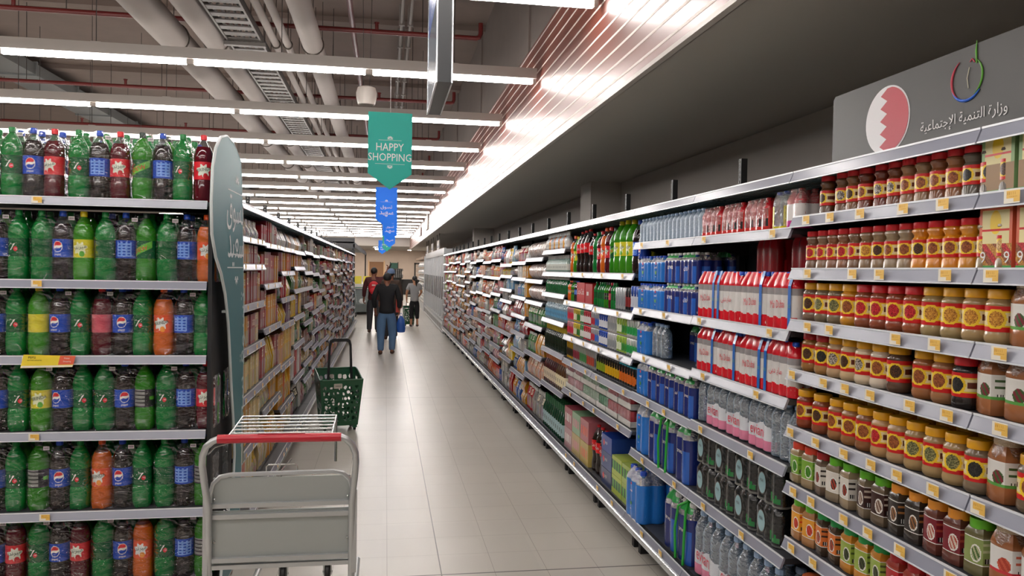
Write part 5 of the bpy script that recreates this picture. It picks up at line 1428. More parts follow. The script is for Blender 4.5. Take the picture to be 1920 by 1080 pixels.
# ---- explicit blocks for the nearest left sections, then palettes
C_, P_c, J_, B_c, T_, K_, D_c = 'carton', 'pouch', 'jar', 'bottle', 'tin', 'packet', 'disc'
LSPEC = {
    0: [[(P_c, 'cream', .09, .09, 4), (P_c, 'white', .075, .09, 6)], [(P_c, 'cream', .09, .16, 2), (C_, 'gold', .07, .13, 3), (C_, 'glare_red', .05, .16, 8)], [(C_, 'gold', .08, .2, 4), (C_, 'glare_red', .05, .21, 9)],
        [(C_, 'cream', .075, .1, 3), (C_, 'gold', .07, .2, 2), (C_, 'glare_red', .055, .2, 6)], [(C_, 'yellow', .15, .2, 1), (C_, 'red', .15, .2, 1), (C_, 'cream', .06, .2, 3), (C_, 'cream', .055, .22, 8)], [(C_, 'cream', .06, .24, 5), (C_, 'gold', .07, .28, 3), (C_, 'cream', .05, .26, 6)], [(C_, 'cream', .07, .24, 3), (C_, 'orange', .1, .24, 1), (C_, 'cream', .06, .25, 4), (P_c, 'yellow', .1, .22, 3)]],
    1: [[(C_, 'red', .06, .11, 4), (C_, 'red', .07, .17, 3), (C_, 'white', .04, .16, 4), (C_, 'red', .06, .15, 3), (K_, 'white', .05, .14, 5)], [(C_, 'red', .12, .22, 1), (C_, 'glare_red', .05, .24, 6), (C_, 'red', .05, .22, 5), (C_, 'gold', .06, .22, 3)],
        [(C_, 'glare_red', .06, .14, 4), (C_, 'gold', .055, .24, 9)], [(C_, 'glare_red', .05, .26, 5), (K_, 'yellow', .06, .26, 8)], [(P_c, 'cream', .07, .2, 7), (C_, 'gold', .07, .19, 5)], [(K_, 'cream', .06, .2, 6), (C_, 'gold', .07, .3, 5)], [(P_c, 'cream', .08, .2, 4), (C_, 'gold', .07, .22, 4), (P_c, 'yellow', .09, .24, 3)]],
    2: [[(K_, 'white', .05, .15, 8), (K_, 'grey', .06, .15, 4), (K_, 'gold', .06, .14, 4)], [(C_, 'glare_red', .05, .17, 5), (C_, 'gold', .05, .17, 6), (C_, 'orange', .05, .17, 4)], [(P_c, 'green', .08, .18, 2), (C_, 'red', .05, .2, 6), (K_, 'yellow', .06, .16, 6)],
        [(K_, 'yellow', .055, .18, 9), (C_, 'purple', .05, .18, 6)], [(C_, 'gold', .06, .28, 7), (C_, 'yellow', .07, .3, 5)], [(C_, 'gold', .06, .3, 5), (C_, 'orange', .06, .28, 3), (K_, 'yellow', .06, .28, 5)], [(C_, 'gold', .08, .12, 6), (D_c, 'red', .05, .2, 3), (C_, 'cream', .06, .2, 4)]],
    3: [[(K_, 'white', .05, .15, 6), (K_, 'gold', .06, .12, 4)], [(C_, 'gold', .05, .14, 5), (C_, 'orange', .06, .13, 4)], [(K_, 'green', .07, .18, 4), (C_, 'gold', .05, .2, 6)], [(C_, 'yellow', .05, .22, 6), (C_, 'purple', .05, .2, 6)], [(C_, 'cream', .06, .24, 4), (P_c, 'green', .08, .24, 4)], [(C_, 'white', .05, .3, 5), (C_, 'red', .07, .3, 4)], [(P_c, 'red', .1, .24, 3), (B_c, 'black', .07, .28, 5), (C_, 'white', .06, .28, 3)]],
}
LPAL = [['gold', 'cream', 'brown', 'green', 'purple', 'glare_red', 'white'], ['red', 'brown', 'green', 'cream', 'grey', 'glare_red', 'gold'], ['brown', 'grey', 'glare_red', 'cream', 'green', 'peach', 'black'], ['orange', 'red', 'peach', 'brown', 'white', 'blue', 'glare_red'], ['orange', 'peach', 'red', 'grey', 'brown', 'sky']]
RPAL = {7: ['pink', 'white', 'green', 'brown', 'peach'], 8: ['sky', 'white', 'red', 'blue', 'grey', 'gold'], 9: ['yellow', 'white', 'red', 'grey', 'sky', 'peach'], 10: ['green', 'pink', 'red', 'blue', 'orange', 'gold'], 11: ['white', 'orange', 'grey', 'peach', 'brown'],
        12: ['white', 'peach', 'red', 'orange', 'grey'], 13: ['white', 'grey', 'brown', 'blue', 'peach'], 14: ['white', 'grey', 'pink', 'gold', 'brown'], 15: ['orange', 'white', 'gold', 'grey', 'brown'], 16: ['gold', 'orange', 'grey', 'white', 'black'],
        17: ['orange', 'gold', 'white', 'red', 'black'], 18: ['gold', 'orange', 'red', 'white'], 19: ['orange', 'red', 'gold', 'lime', 'pink'], 20: ['orange', 'red', 'pink', 'lime', 'purple']}
sr = random.Random(5)
def rspec(pal, kinds):
    cache = {}
    def f(si):
        if si not in cache:
            cache[si] = [(sr.choice(kinds), sr.choice(pal), sr.choice([.06, .07, .08, .095]), sr.choice([.1, .13, .16, .19, .22]), sr.choice([3, 4, 5, 6])) for _ in range(4)]
        return cache[si]
    return f
for k, bay in enumerate(LB):
    if k in LSPEC: sp = (lambda q: (lambda si: q[min(si, len(q) - 1)]))(LSPEC[k])
    elif k == 18: sp = rspec(['sky', 'blue', 'white', 'sky'], [P_c, C_, J_])
    else: sp = rspec(LPAL[min(4, (k - 4) // 3)], [C_, C_, P_c, K_, T_, J_, B_c])
    fill(bay, -1, nth(k) + ' section past teal panel', L_LV[k], sp)
H7 = [[(D_c, 'pink', .05, .17, 30)], [(D_c, 'pink', .05, .17, 30)], [(D_c, 'brown', .05, .17, 30)], [(B_c, 'green', .06, .2, 30)], [(B_c, 'green', .055, .2, 8), (K_, 'gold', .06, .2, 8)], [(K_, 'peach', .07, .18, 20)], [(B_c, 'red', .07, .28, 5), (B_c, 'grey', .075, .28, 8)]]
for k in range(7, 21):
    if k == 7: sp = lambda si: H7[min(si, 6)]
    elif k in (8, 9): sp = (lambda q: (lambda si: ([(D_c, 'white', .05, .16, 5)] if si in (0, 1) and k == 8 else []) + q(si)))(rspec(RPAL[k], [C_, P_c, K_, B_c]))
    else: sp = rspec(RPAL[k], [C_, P_c, K_, T_, J_, B_c, P_c])
    fill(RB[k], 1, nth(k) + ' wall-side bay', R_LV[k], sp)
print('generic items', len(BIG))
by_kind = {}
for it in BIG: by_kind.setdefault(it[0], []).append(it)
NAMES_LEFT = 300
GRP = {}
rest = {}
for kind, items in by_kind.items():
    def size(it):
        p = it[1].at(it[2], it[3], it[4]); d2 = p[0] ** 2 + p[1] ** 2
        face = abs(p[0]) / math.sqrt(d2)
        return it[5] * it[7] * (face + .25) / d2
    items.sort(key=size, reverse=True)
    nm, word = KN[kind]
    for it in items[:290]:
        _, bay, x, y, z, sx, sy, sz, c, lab, bn = it
        o = bpy.data.objects.new(nm, UM[kind]); COL.objects.link(o)
        o.location = bay.at(x, y, z); o.rotation_euler.z = bay.rz + (random.uniform(-.06, .06) if kind != 'disc' else 0)
        o.scale = (sx, sy, sz); o.color = (*c, 1)
        tag(o, lab, word, '%ss in the %s' % (word, bn))
    rest[kind] = items[290:]
    print(kind, len(items))
# what is left of a kind stands far down the aisle: one object per kind and side
def stuff_material():
    return pack_mat('printed_far', 'stuff')
for kind, items in rest.items():
    for side in (1, -1):
        its = [i for i in items if (i[1].rz < 0) == (side > 0)]
        if not its: continue
        T = UN[kind]; mx = [max(v[i] for v in T.v) for i in range(3)]; mn = [min(v[i] for v in T.v) for i in range(3)]
        V, Fc, MI, CC, GG = [], [], [], [], []
        for it in its:
            _, bay, x, y, z, sx, sy, sz, c, lab, bn = it; o = len(V); h1 = random.random()
            for v in T.v:
                V.append(bay.at(x + v[0] * sx, y + v[1] * sy, z + v[2] * sz))
                CC += [c[0], c[1], c[2], 1]; GG += [(v[i] - mn[i]) / (mx[i] - mn[i]) for i in range(3)]
            for f, m_ in zip(T.f, T.m): Fc.append(tuple(i + o for i in f)); MI.append(m_)
        me = bpy.data.meshes.new('stock'); me.from_pydata(V, [], Fc)
        for m_ in T.mats: me.materials.append(stuff_material() if m_.name.startswith('printed_') else m_)
        me.polygons.foreach_set('material_index', MI)
        a = me.attributes.new('Col', 'FLOAT_COLOR', 'POINT'); a.data.foreach_set('color', CC)
        g = me.attributes.new('gen', 'FLOAT_VECTOR', 'POINT'); g.data.foreach_set('vector', GG)
        me.update()
        o = bpy.data.objects.new('far_' + KN[kind][0] + '_stock', me); COL.objects.link(o)
        tag(o, 'small distant %s stock at the far end of the %s shelves' % (KN[kind][1], 'wall-side' if side > 0 else 'aisle-side'), KN[kind][1], kind='stuff')
# ================================================================== teal wave-edged side panel of the end display
PX = -.822
root = empty('promo_panel', (PX, 4.45, 0), 0, 'tall wavy-edged teal panel with white Arabic lettering on the end display side', 'promotional panel')
edge = [(4.64, 2.31), (4.48, 2.36), (4.3, 2.37), (4.15, 2.34), (4.04, 2.27), (3.975, 2.17), (3.95, 2.0), (3.97, 1.85), (4.06, 1.74), (4.19, 1.66), (4.3, 1.55), (4.385, 1.4), (4.43, 1.25), (4.5, 1.0), (4.57, .8), (4.6, .65), (4.57, .5), (4.42, .36), (4.3, .22), (4.22, .02)]
right = [(4.7, .02), (4.74, .3), (4.8, .6), (4.82, 1.2), (4.8, 1.6), (4.76, 1.9), (4.72, 2.2), (4.69, 2.29)]
tl_ = M('panel_teal', '#35747b', .42, spec=.3); rimw = M('panel_rim', '#cfd6d6', .4)
b = MB(); poly = [(y * .973 - 4.45, z) for y, z in edge + right]; b.prism(poly, -.006, .006, 'x', tl_); b.obj('board', root, 0)
b = MB(); b.tube([(0.0, y, z) for y, z in poly], .0075, rimw, 6, closed=True); b.obj('rim', root)
b = MB(); R90p = Matrix.Rotation(PI / 2, 4, 'Z')     # -y face turns to +x
b.text('تسوق', wt, .2, cx=-.04, cz=1.98, y=-.0065, M4=R90p, ar=True, sx=.85); b.text('سعيد', wt, .17, cx=-.01, cz=1.78, y=-.0065, M4=R90p, ar=True, sx=.85)
b2 = MB(); 
for z in (2.1, 1.69): b.box(.0066, .0072, -.25, .22, z - .003, z + .003, wt)
for (cz, up) in ((2.14, 1), (1.65, -1)):
    for a in (-60, -30, 0, 30, 60):
        t = math.radians(a); q = []
        for (u, v) in ((0, .25), (.16, .62), (0, 1), (-.16, .62)):
            q.append((.0072, (u * math.cos(t) + v * math.sin(t)) * .06, cz + up * (-u * math.sin(t) + v * math.cos(t)) * .06))
        b.add(q, [(0, 1, 2, 3)], wt)
Mv = R90p @ Matrix.Translation((.21, 0, 1.08)) @ Matrix.Rotation(-PI / 2, 4, 'Y')
b.text('تسوق سعيد', M('panel_print', '#b9cccc', .5), .17, cx=0, cz=0, y=-.0065, M4=Mv, sx=1.15, ar=True)
b.obj('print', root, 0)
b = MB()
for z in (1.9, 1.45): b.box(-.03, .0, -.46 if z > 1.6 else -.2, -.4 if z > 1.6 else -.14, z, z + .012, rimw)
b.obj('mounting_clip', root, 0)

# ================================================================== ministry header board over the spice bays
root = empty('header_board', (1.66, 2.68, 2.08), 0, 'grey header board with red and white flag disc over the spice jars', 'header sign')
hb = M('header_grey', '#3a3836', .38, spec=.45)
b = MB(); b.prism([(.0, -.02), (0, .28), (-.012, .292), (-2.3, .292), (-2.3, -.02)], 0, .01, 'x', hb); b.obj('board', root, 0)
Mh = Matrix.Rotation(-PI / 2, 4, 'Z')                 # -y face turns to -x ; local x runs towards -y
b = MB(); cx, cz, R_ = .32, .147, .115
fr, fw = M('flag_maroon', '#b8283c', .4), M('flag_white', '#e4e0e2', .4)
def disc(b, r, mt, x):
    b.add([(x, -cx - r * math.cos(a), cz + r * math.sin(a)) for a in [2 * PI * i / 48 for i in range(48)]], [tuple(range(48))], mt)
disc(b, R_, fw, -.001)
zz = []
nT = 5
pts = []
for i in range(nT * 2 + 1):                           # serrated edge
    z = cz + R_ * .93 - i * (R_ * 1.86) / (nT * 2); u = -.035 + (.0 if i % 2 else .035) 
    pts.append((u, z))
arc = []
for i in range(25):
    a = math.radians(78 - i * 156 / 24); arc.append((R_ * .95 * math.cos(a), cz + R_ * .95 * math.sin(a)))
arc = [p for p in arc if True]
outl = [(-p[0], p[1]) for p in []]
left_edge = pts[::-1]
poly = arc + [(max(u, -math.sqrt(max(0, (R_ * .95) ** 2 - (z - cz) ** 2))), z) for u, z in left_edge]
b.add([(-.002, -cx - u, z) for u, z in poly], [tuple(range(len(poly)))], fr)
b.obj('flag_disc', root, 0)
b = MB(); ex, ez = .68, .2
def arcl(a0, a1, r, col, w, sx=1.0, dx=0):
    pts = []
    for i in range(17):
        t = math.radians(a0 + (a1 - a0) * i / 16); pts.append((-.002, -(ex + dx + r * math.cos(t) * sx), ez + r * math.sin(t)))
    b.tube(pts, [w * (.3 + .7 * math.sin(PI * i / 16)) for i in range(17)], col, 6)
arcl(120, 235, .062, M('emblem_red', '#c8485a', .4), .0035); arcl(205, 320, .064, M('emblem_blue', '#2f62c8', .4), .0045); arcl(-60, 50, .058, M('emblem_green', '#62a83a', .4), .003)
b.tube([(-.002, -(ex + .035), ez + .035), (-.002, -(ex + .032), ez + .07), (-.002, -(ex + .034), ez + .1)], [.002, .003, .0008], M('emblem_green'), 6)
b.tube([(-.002, -(ex + .01), ez + .045), (-.002, -(ex + .018), ez + .052), (-.002, -(ex + .028), ez + .04)], .0018, M('emblem_red'), 6)
b.tube([(-.002, -(ex + .008), ez + .03), (-.002, -(ex + .0), ez), (-.002, -(ex + .006), ez - .03)], .0012, M('emblem_cream', '#c8c0a8', .4), 6)
b.obj('emblem', root)
b = MB(); b.text('وزارة التنمية الإجتماعية', M('sign_letter', '#e6e2e0', .5), .044, cx=.66, cz=.085, y=-.0015, M4=Mh, ar=True, sx=.9)
b.box(-.0015, -.001, -.95, -.42, .033, .037, M('emblem_red')); b.obj('lettering', root, 0)
b = MB(); b.box(-.002, -.001, -1.5, -1.115, .1, .215, M('flag_white')); 
b.obj('white_label', root, 0)

# ================================================================== stock trolley
TX, TY = -.378, 2.98
root = empty('stock_trolley', (TX, TY, 0), 0, 'silver flatbed stock trolley with a red handle grip', 'trolley')
st_ = M('trolley_steel', '#c6c9ca', .28, metal=.7, var=.06); galv = M('galvanised_sheet', '#b2b8b6', .4, metal=.45, var=.08, bump=(6, .05)); gripm = M('red_grip', '#c2182e', .3, coat=.4)
wl = M('caster_rubber', '#161616', .5); wire_m = M('bright_wire', '#c6c8c6', .2, metal=1.0)
def corner(p, q, r_, n=6):
    pass
b = MB()
for s in (-1, 1):
    pts = [(s * .262, .03, .02), (s * .262, .02, .5), (s * .262, 0, .8), (s * .272, -.02, .9), (s * .277, -.03, .965), (s * .275, -.035, 1.0), (s * .262, -.04, 1.035), (s * .24, -.04, 1.055), (s * .222, -.04, 1.062), (s * .18, -.04, 1.064)]
    b.tube(pts, .0125, st_, 12)
b.obj('side_tube', root)
b = MB(); b.tube([(-.222, -.04, 1.063), (.222, -.04, 1.063)], .0165, gripm, 16); b.box(-.08, .09, -.045, -.034, 1.078, 1.081, M('grip_slot', '#8a1020', .4)); b.obj('handle_grip', root)
b = MB()
pl = [(-.262, .03, .75), (-.26, .03, .84), (-.25, .03, .88), (-.225, .03, .905), (-.19, .03, .912), (.19, .03, .916), (.225, .03, .909), (.25, .03, .885), (.262, .03, .845), (.264, .03, .77)]
b.tube(pl, .009, st_, 8); b.obj('top_rail', root)
b = MB(); b.box(-.25, .255, .032, .036, .785, .9, galv); b.box(-.255, .26, .03, .034, .575, .775, galv); b.obj('sheet_panel', root, 0)
b = MB()
for z0, z1 in ((.79, .806), (.748, .765), (.583, .6), (.558, .574)): b.box(-.262, .262, .012, .032, z0, z1, st_)
b.obj('cross_bar', root, 0)
for s in (-1, 1):
    b = MB(); b.box(s * .272 - .009, s * .272 + .009, .0, .035, .53, .85, st_)
    for z in (.82, .66): b.lathe([(.005, 0), (.005, .004), (0, .006)], 8, wire_m, M4=Matrix.Translation((s * .245, .028, z)) @ Matrix.Rotation(PI / 2, 4, 'X'))
    b.obj('side_channel', root, 0)
b = MB()
for i in range(6):
    y = .0 + i * .05; b.tube([(-.185 - .0, y, 1.075 + i * .003), (.185, y, 1.075 + i * .003)], .0035, wire_m, 8)
for s in (-1, 1): b.tube([(s * .185, -.03, 1.072), (s * .185, .25, 1.09)], .004, wire_m, 8); b.tube([(s * .185, .25, 1.09), (s * .185, .25, .9)], .005, wire_m, 8); b.tube([(s * .185, .25, 1.09), (s * .185, .25, 1.0), (s * .262, .1, 1.0), (s * .262, -.01, 1.0)], .003, wire_m, 6)
b.obj('wire_tray', root)
b = MB(); b.tube([(-.06, .04, .912), (-.06, .04, .937), (-.052, .04, .944), (.046, .04, .944), (.054, .04, .937), (.054, .04, .914)], .003, wire_m, 6); b.tube([(-.005, .03, .9), (-.002, .03, .925), (.03, .06, .96)], .004, wire_m, 6); b.obj('wire_latch', root)
b = MB()
for s in (-1, 1):
    b.tube([(s * .25, .03, .13), (s * .25, 1.2, .13)], .014, st_, 10)
    b.tube([(s * .25, .03, .5), (s * .25, .5, .14)], .009, st_, 8)
b.tube([(-.25, 1.2, .13), (.25, 1.2, .13)], .014, st_, 10); b.tube([(-.25, .03, .13), (.25, .03, .13)], .014, st_, 10); b.tube([(-.25, .62, .13), (.25, .62, .13)], .012, st_, 10)
b.obj('base_frame', root)
for (x, y) in ((-.22, .1), (.22, .1), (-.14, 1.24), (.09, 1.24)):
    c = empty('caster', (0, 0, 0)); c.parent = root; c.location = (x, y, 0)
    Mw = Matrix.Translation((-.014, 0, .055)) @ Matrix.Rotation(PI / 2, 4, 'Y')
    w = MB(); w.lathe([(.03, 0), (.05, .0), (.055, .006), (.055, .022), (.05, .028), (.03, .028)], 20, wl, M4=Mw); w.obj('wheel', c)
    w = MB()
    for s in (-1, 1): w.prism([(-.02, .045), (.02, .045), (.03, .12), (-.03, .12)], s * .021 - .0015, s * .021 + .0015, 'x', st_)
    w.box(-.025, .025, -.035, .035, .114, .12, st_); w.tube([(-.026, 0, .055), (.026, 0, .055)], .006, wire_m, 8); w.obj('fork', c, 0)

# ================================================================== green rolling baskets
gb = M('basket_green', '#0c5130', .35, coat=.3); bh = M('basket_handle', '#1c1d1f', .45)
def wall_holes(p00, p10, p11, p01, nu, nv, seed, mat, t=.004, solid=lambda u, v: False):
    """a moulded wall between four corners with pebble-shaped holes cut right through"""
    rnd = random.Random(seed); cells = []
    for j in range(9):
        for i in range(8):
            cells.append(((i + .5 + (.5 if j % 2 else 0) + rnd.uniform(-.22, .22)) / 8.3, (j + .5 + rnd.uniform(-.2, .2)) / 9, rnd.uniform(.75, 1.1)))
    b = MB(); A = [Vector(p) for p in (p00, p10, p11, p01)]
    nrm = (A[1] - A[0]).cross(A[3] - A[0]).normalized() * t
    def P(u, v): return A[0] * (1 - u) * (1 - v) + A[1] * u * (1 - v) + A[2] * u * v + A[3] * (1 - u) * v
    keep = {}
    for j in range(nv):
        for i in range(nu):
            u, v = (i + .5) / nu, (j + .5) / nv
            k = True
            if not (u < .06 or u > .94 or v < .09 or v > .88 or .46 < u < .53 or solid(u, v)):
                d = sorted((math.hypot((u - c[0]) * 8.3, (v - c[1]) * 9) / c[2], q) for q, c in enumerate(cells))[:1]
                if d[0][0] < .4: k = False
            keep[i, j] = k
    o = {}
    def vid(i, j, s):
        if (i, j, s) not in o: o[i, j, s] = len(b.v); b.v.append(tuple(P(i / nu, j / nv) + nrm * s))
        return o[i, j, s]
    for (i, j), k in keep.items():
        if not k: continue
        b.f.append((vid(i, j, 0), vid(i + 1, j, 0), vid(i + 1, j + 1, 0), vid(i, j + 1, 0))); b.m.append(b.mi(mat))
        b.f.append((vid(i, j + 1, 1), vid(i + 1, j + 1, 1), vid(i + 1, j, 1), vid(i, j, 1))); b.m.append(b.mi(mat))
        for (di, dj, e) in ((-1, 0, ((i, j + 1), (i, j))), (1, 0, ((i + 1, j), (i + 1, j + 1))), (0, -1, ((i, j), (i + 1, j))), (0, 1, ((i + 1, j + 1), (i, j + 1)))):
            if not keep.get((i + di, j + dj), False):
                a, c = e; b.f.append((vid(*a, 0), vid(*a, 1), vid(*c, 1), vid(*c, 0))); b.m.append(b.mi(mat))
    return b
def basket_parts(nu=72, nv=84):
    w0, w1, d0, d1, zb, zt, zt2 = .175, .215, .13, .19, .06, .54, .62
    out = []
    corners_b = [(-w0, -d0, zb), (w0, -d0, zb), (w0, d0, zb), (-w0, d0, zb)]
    corners_t = [(-w1, -d1, zt), (w1, -d1, zt), (w1, d1, zt2), (-w1, d1, zt2)]
    for k in range(4):
        a, c = k, (k + 1) % 4
        b = wall_holes(corners_b[a], corners_b[c], corners_t[c], corners_t[a], nu, nv, k + 3, gb, solid=(lambda u, v: abs(v - .8 + .35 * (u - .5)) < .05 and k % 2 == 1))
        out.append(Part('side_wall', b.mesh('side_wall', 40)))
    b = MB(); b.box(-w0, w0, -d0, d0, zb - .004, zb + .006, gb)
    for s in (-1, 1): b.box(s * .15 - .02, s * .15 + .02, -d0, d0, zb - .03, zb, gb)
    out.append(Part('basket_floor', b.mesh('basket_floor', 0)))
    b = MB(); rim_pts = []
    for k in range(4):
        a, c = Vector(corners_t[k]), Vector(corners_t[(k + 1) % 4])
        for q in range(6):
            t = .04 + .92 * q / 5
            p = a.lerp(c, t)
            if k in (1, 3):                               # curved side edges
                tt = t if k == 1 else 1 - t
                p.z = zt + (zt2 - zt) * (3 * tt * tt - 2 * tt ** 3)
            rim_pts.append(p)
    b.tube(rim_pts, .008, gb, 8, closed=True); out.append(Part('rim', b.mesh('rim')))
    b = MB(); hy = d1 - .03
    b.prism([(-.14, .35), (-.115, .35), (-.098, .86), (-.085, .895), (-.06, .905), (.06, .905), (.085, .895), (.098, .86), (.115, .35), (.14, .35), (.118, .87), (.105, .92), (.07, .94), (-.07, .94), (-.105, .92), (-.118, .87)], hy - .012, hy + .012, 'y', bh)
    out.append(Part('pull_handle', b.mesh('pull_handle', 30), loc=(.045, 0, 0)))
    b = MB(); yy = -.184; b.prism([(-.075, .455), (-.0, .455), (.004, .46), (.004, .5), (0, .505), (-.075, .505), (-.08, .5), (-.08, .46)], yy - .012, yy + .006, 'y', M('badge_silver', '#b8b4a8', .35))
    b.text('market', M('badge_ink', '#4a4a48', .5), .013, cx=-.038, cz=.48, y=yy - .0125) if False else None
    for i in range(7): b.box(-.065 + i * .008, -.06 + i * .008, yy - .0128, yy - .012, .475, .484, M('badge_ink', '#5a5a58', .5))
    out.append(Part('badge', b.mesh('badge', 0)))
    for (x, y) in ((-.15, -.1), (.15, -.1), (-.15, .1), (.15, .1)):
        w = MB(); w.lathe([(.012, 0), (.028, 0), (.03, .005), (.03, .017), (.028, .022), (.012, .022)], 14, wl, M4=Matrix.Translation((-.011, 0, .03)) @ Matrix.Rotation(PI / 2, 4, 'Y')); w.box(-.014, .014, -.006, .006, .03, .055, wl)
        out.append(Part('wheel', w.mesh('wheel'), loc=(x, y, 0)))
    return out
bp_ = basket_parts()
put('rolling_basket', bp_, (-.475, 8.25, 0), math.radians(14), 'green rolling basket with raised black handle, parked beside the left shelves', 'shopping basket', 'green rolling baskets', sc=(1.02, 1.02, 1.0))
put('rolling_basket', bp_, (.70, 23.0, 0), .2, 'green rolling basket pulled by the woman in grey', 'shopping basket', 'green rolling baskets', sc=(.75, .75, .95))
put('rolling_basket', bp_, (1.2, 3.32, 0), .1, 'green rolling basket in front of the water shelves, only its rim in view', 'shopping basket', 'green rolling baskets', sc=(1, 1, .9)) if False else None

# ================================================================== far right: fridge, white-goods shelves, card signs
root = empty('display_fridge', (1.52, 20.35, 0), 0, 'long glass-doored fridge with steel mullions past the grocery bays', 'fridge')
fs = M('fridge_steel', '#c4c6c8', .28, metal=.5); gls = M('fridge_glass', '#b3a79f', .1, metal=.35, coat=1.0, spec=1.0); fin = M('fridge_inside', '#4b4541', .5)
b = MB(); b.box(.06, .75, 0, 9.6, .0, 2.25, fs); b.obj('cabinet', root, 0)
b = MB(); b.box(0, .06, 0, 9.6, 2.12, 2.27, fs); b.box(-.02, .06, 0, 9.6, .02, .3, fs)
for i in range(22): b.box(-.022, -.018, .1 + i * .44, .34 + i * .44, .08, .22, fin)
b.obj('trim_band', root, 0)
for i in range(12):
    d = empty('door', (0, .02 + i * .8, 0)); d.parent = root
    g = MB(); g.box(.03, .045, .02, .76, .36, 2.08, gls); g.obj('glass_pane', d, 0)
    g = MB()
    for y in (.0, .76): g.box(.0, .06, y, y + .035, .32, 2.12, fs)
    for z in (.32, 2.08): g.box(.0, .06, 0, .795, z, z + .04, fs)
    g.obj('door_frame', d, 0)
    g = MB(); g.tube([(-.03, .1, .9), (-.03, .1, 1.5)], .012, chrome, 8); g.obj('handle', d)
    if i % 2: 
        g = MB(); g.box(.0455, .047, .1, .7, .5, 1.7, fin); g.obj('shelf_shadow', d, 0) if False else None
root = empty('dairy_shelving', (1.52, 31.0, 0), 0, 'tall open cabinet stacked with white packets under a timber top', 'shelving')
b = MB(); b.box(.4, .75, 0, 8, 0, 2.2, M('dairy_back', '#3a3836', .6)); b.box(0, .4, 0, 8, .0, .3, fs); b.box(-.02, .75, 0, 8, 2.1, 2.2, M('timber_top', '#8a6a4a', .5)); b.box(0, .75, -.06, 0, 0, 2.2, fs)
b.obj('cabinet_body', root, 0)
for k in range(6): b = MB(); b.box(0, .4, 0, 8, .32 + k * .29, .335 + k * .29, M('bulkhead_white')); b.obj('shelf', root, 0)
wp = UM['pouch']
for k in range(6):
    for i in range(16):
        o = bpy.data.objects.new('milk_pouch', wp); COL.objects.link(o); o.location = (1.58, 31.2 + i * .45, .34 + k * .29); o.rotation_euler.z = -PI / 2; o.scale = (.3, .2, .22); o.color = (.8, .8, .78, 1)
        tag(o, 'white packet in the timber-topped cabinet, %s from near end, %s shelf up' % (nth(i), nth(k)), 'packet', 'white packets in the far cabinet')
for i in range(3):
    y = 24.2 + i * 3.1
    root = empty('card_sign', (1.62, y, 2.3), 0, 'white hanging picture card on dark rods above the fridge, %s of three' % nth(i), 'sign', 'picture cards above the fridge')
    b = MB(); b.box(-.004, .004, -.6, .6, 0, .3, M('bulkhead_white')); 
    for q in range(8): b.box(-.006, -.004, -.5 + q * .13, -.42 + q * .13, .07, .07 + .05 * (1 + q % 3), M('rail_plastic'))
    b.obj('card', root, 0)
    b = MB()
    for q in (-.55, .55): b.box(-.012, .012, q - .03, q + .03, 0, .56, wire)
    b.obj('rod', root, 0)
# lettered blocks fixed on the far part of the bright fascia
b = MB(); Mf = Matrix.Rotation(-PI / 2, 4, 'Z')
root = empty('fascia_sign', (SOFX - .03, 26, 3.15), 0, 'pale raised lettering on the bright fascia near the far end', 'sign')
b.text('Staff only', M('fascia_letter', '#b9b4b0', .4), .25, cx=0, cz=.0, y=0, M4=Mf) if False else None
b.box(-.02, .02, -.9, .3, -.15, .4, M('fascia_card', '#d0c8c2', .5)); b.box(-.03, .0, 4, 5.5, -.15, .2, M('fascia_card')); b.obj('sign_board', root, 0)

# ================================================================== far left: island, cart, dark canopy frame
root = empty('canopy_frame', (-1.2, 22.4, 0), 0, 'black post and canopy frame standing past the left shelves', 'canopy')
b = MB(); b.box(.28, .32, 0, 14, 2.28, 2.38, up_s); b.box(-1.4, .32, 0, .04, 2.25, 2.55, M('canopy_face', '#3c3c3e', .5)); b.box(-1.4, .3, 0, 14, 2.4, 2.44, up_s); b.obj('canopy', root, 0)
b = MB()
for y in (.05, 13.9): b.box(.24, .3, y, y + .06, 0, 2.4, up_s); b.box(-1.4, -1.34, y, y + .06, 0, 2.4, up_s)
b.obj('post', root, 0)
b = MB(); b.box(-.9, -.2, -.02, -.0, 2.36, 2.4, M('lamp_strip_off', '#b8b8b8', .4)); b.obj('light_strip', root, 0)
root = empty('island_counter', (-1.1, 28.3, 0), 0, 'white-topped steel island counter beyond the left shelves', 'counter')
b = MB(); b.box(-.5, .5, 0, 6, .1, .95, M('counter_side', '#5d6462', .4, metal=.4)); b.obj('body', root, 0)
b = MB(); b.box(-.55, .55, -.05, 6.05, .95, 1.12, M('counter_white', '#dedad5', .3)); b.obj('worktop', root, 0)
for i in range(2):
    b = MB(); x = -1.0 + i * .34
    b.prism([(-.06, 0), (0, .28), (.06, 0)], x - .14, x + .14, 'x', M('tent_yellow', '#e8d848', .5)); b.v = [(p[0], p[1], p[2]) for p in b.v]
    tag(b.obj('tent_card', loc=(0, 28.5, 1.12), smooth=0), 'yellow folded tent card on the white island counter, %s of two' % nth(i), 'sign', 'yellow tent cards')
root = empty('shopping_cart', (-.78, 27.3, 0), 0, 'wire shopping cart parked in front of the white island counter', 'shopping cart')
b = MB(); cw = M('cart_wire', '#8c9494', .3, metal=.9)
for i in range(9):
    t = i / 8; z = .45 + .5 * t; w_ = .2 + .07 * t
    b.tube([(-w_, -.35 - .1 * t, z), (w_, -.35 - .1 * t, z), (w_, .4, z), (-w_, .4, z)], .004, cw, 4, closed=True)
for i in range(12):
    y = -.35 + .75 * i / 11
    for s in (-1, 1): b.tube([(s * .2, y, .45), (s * .27, y - .1 * (1 - i / 11), .95)], .004, cw, 4)
b.obj('wire_basket', root)
b = MB(); 
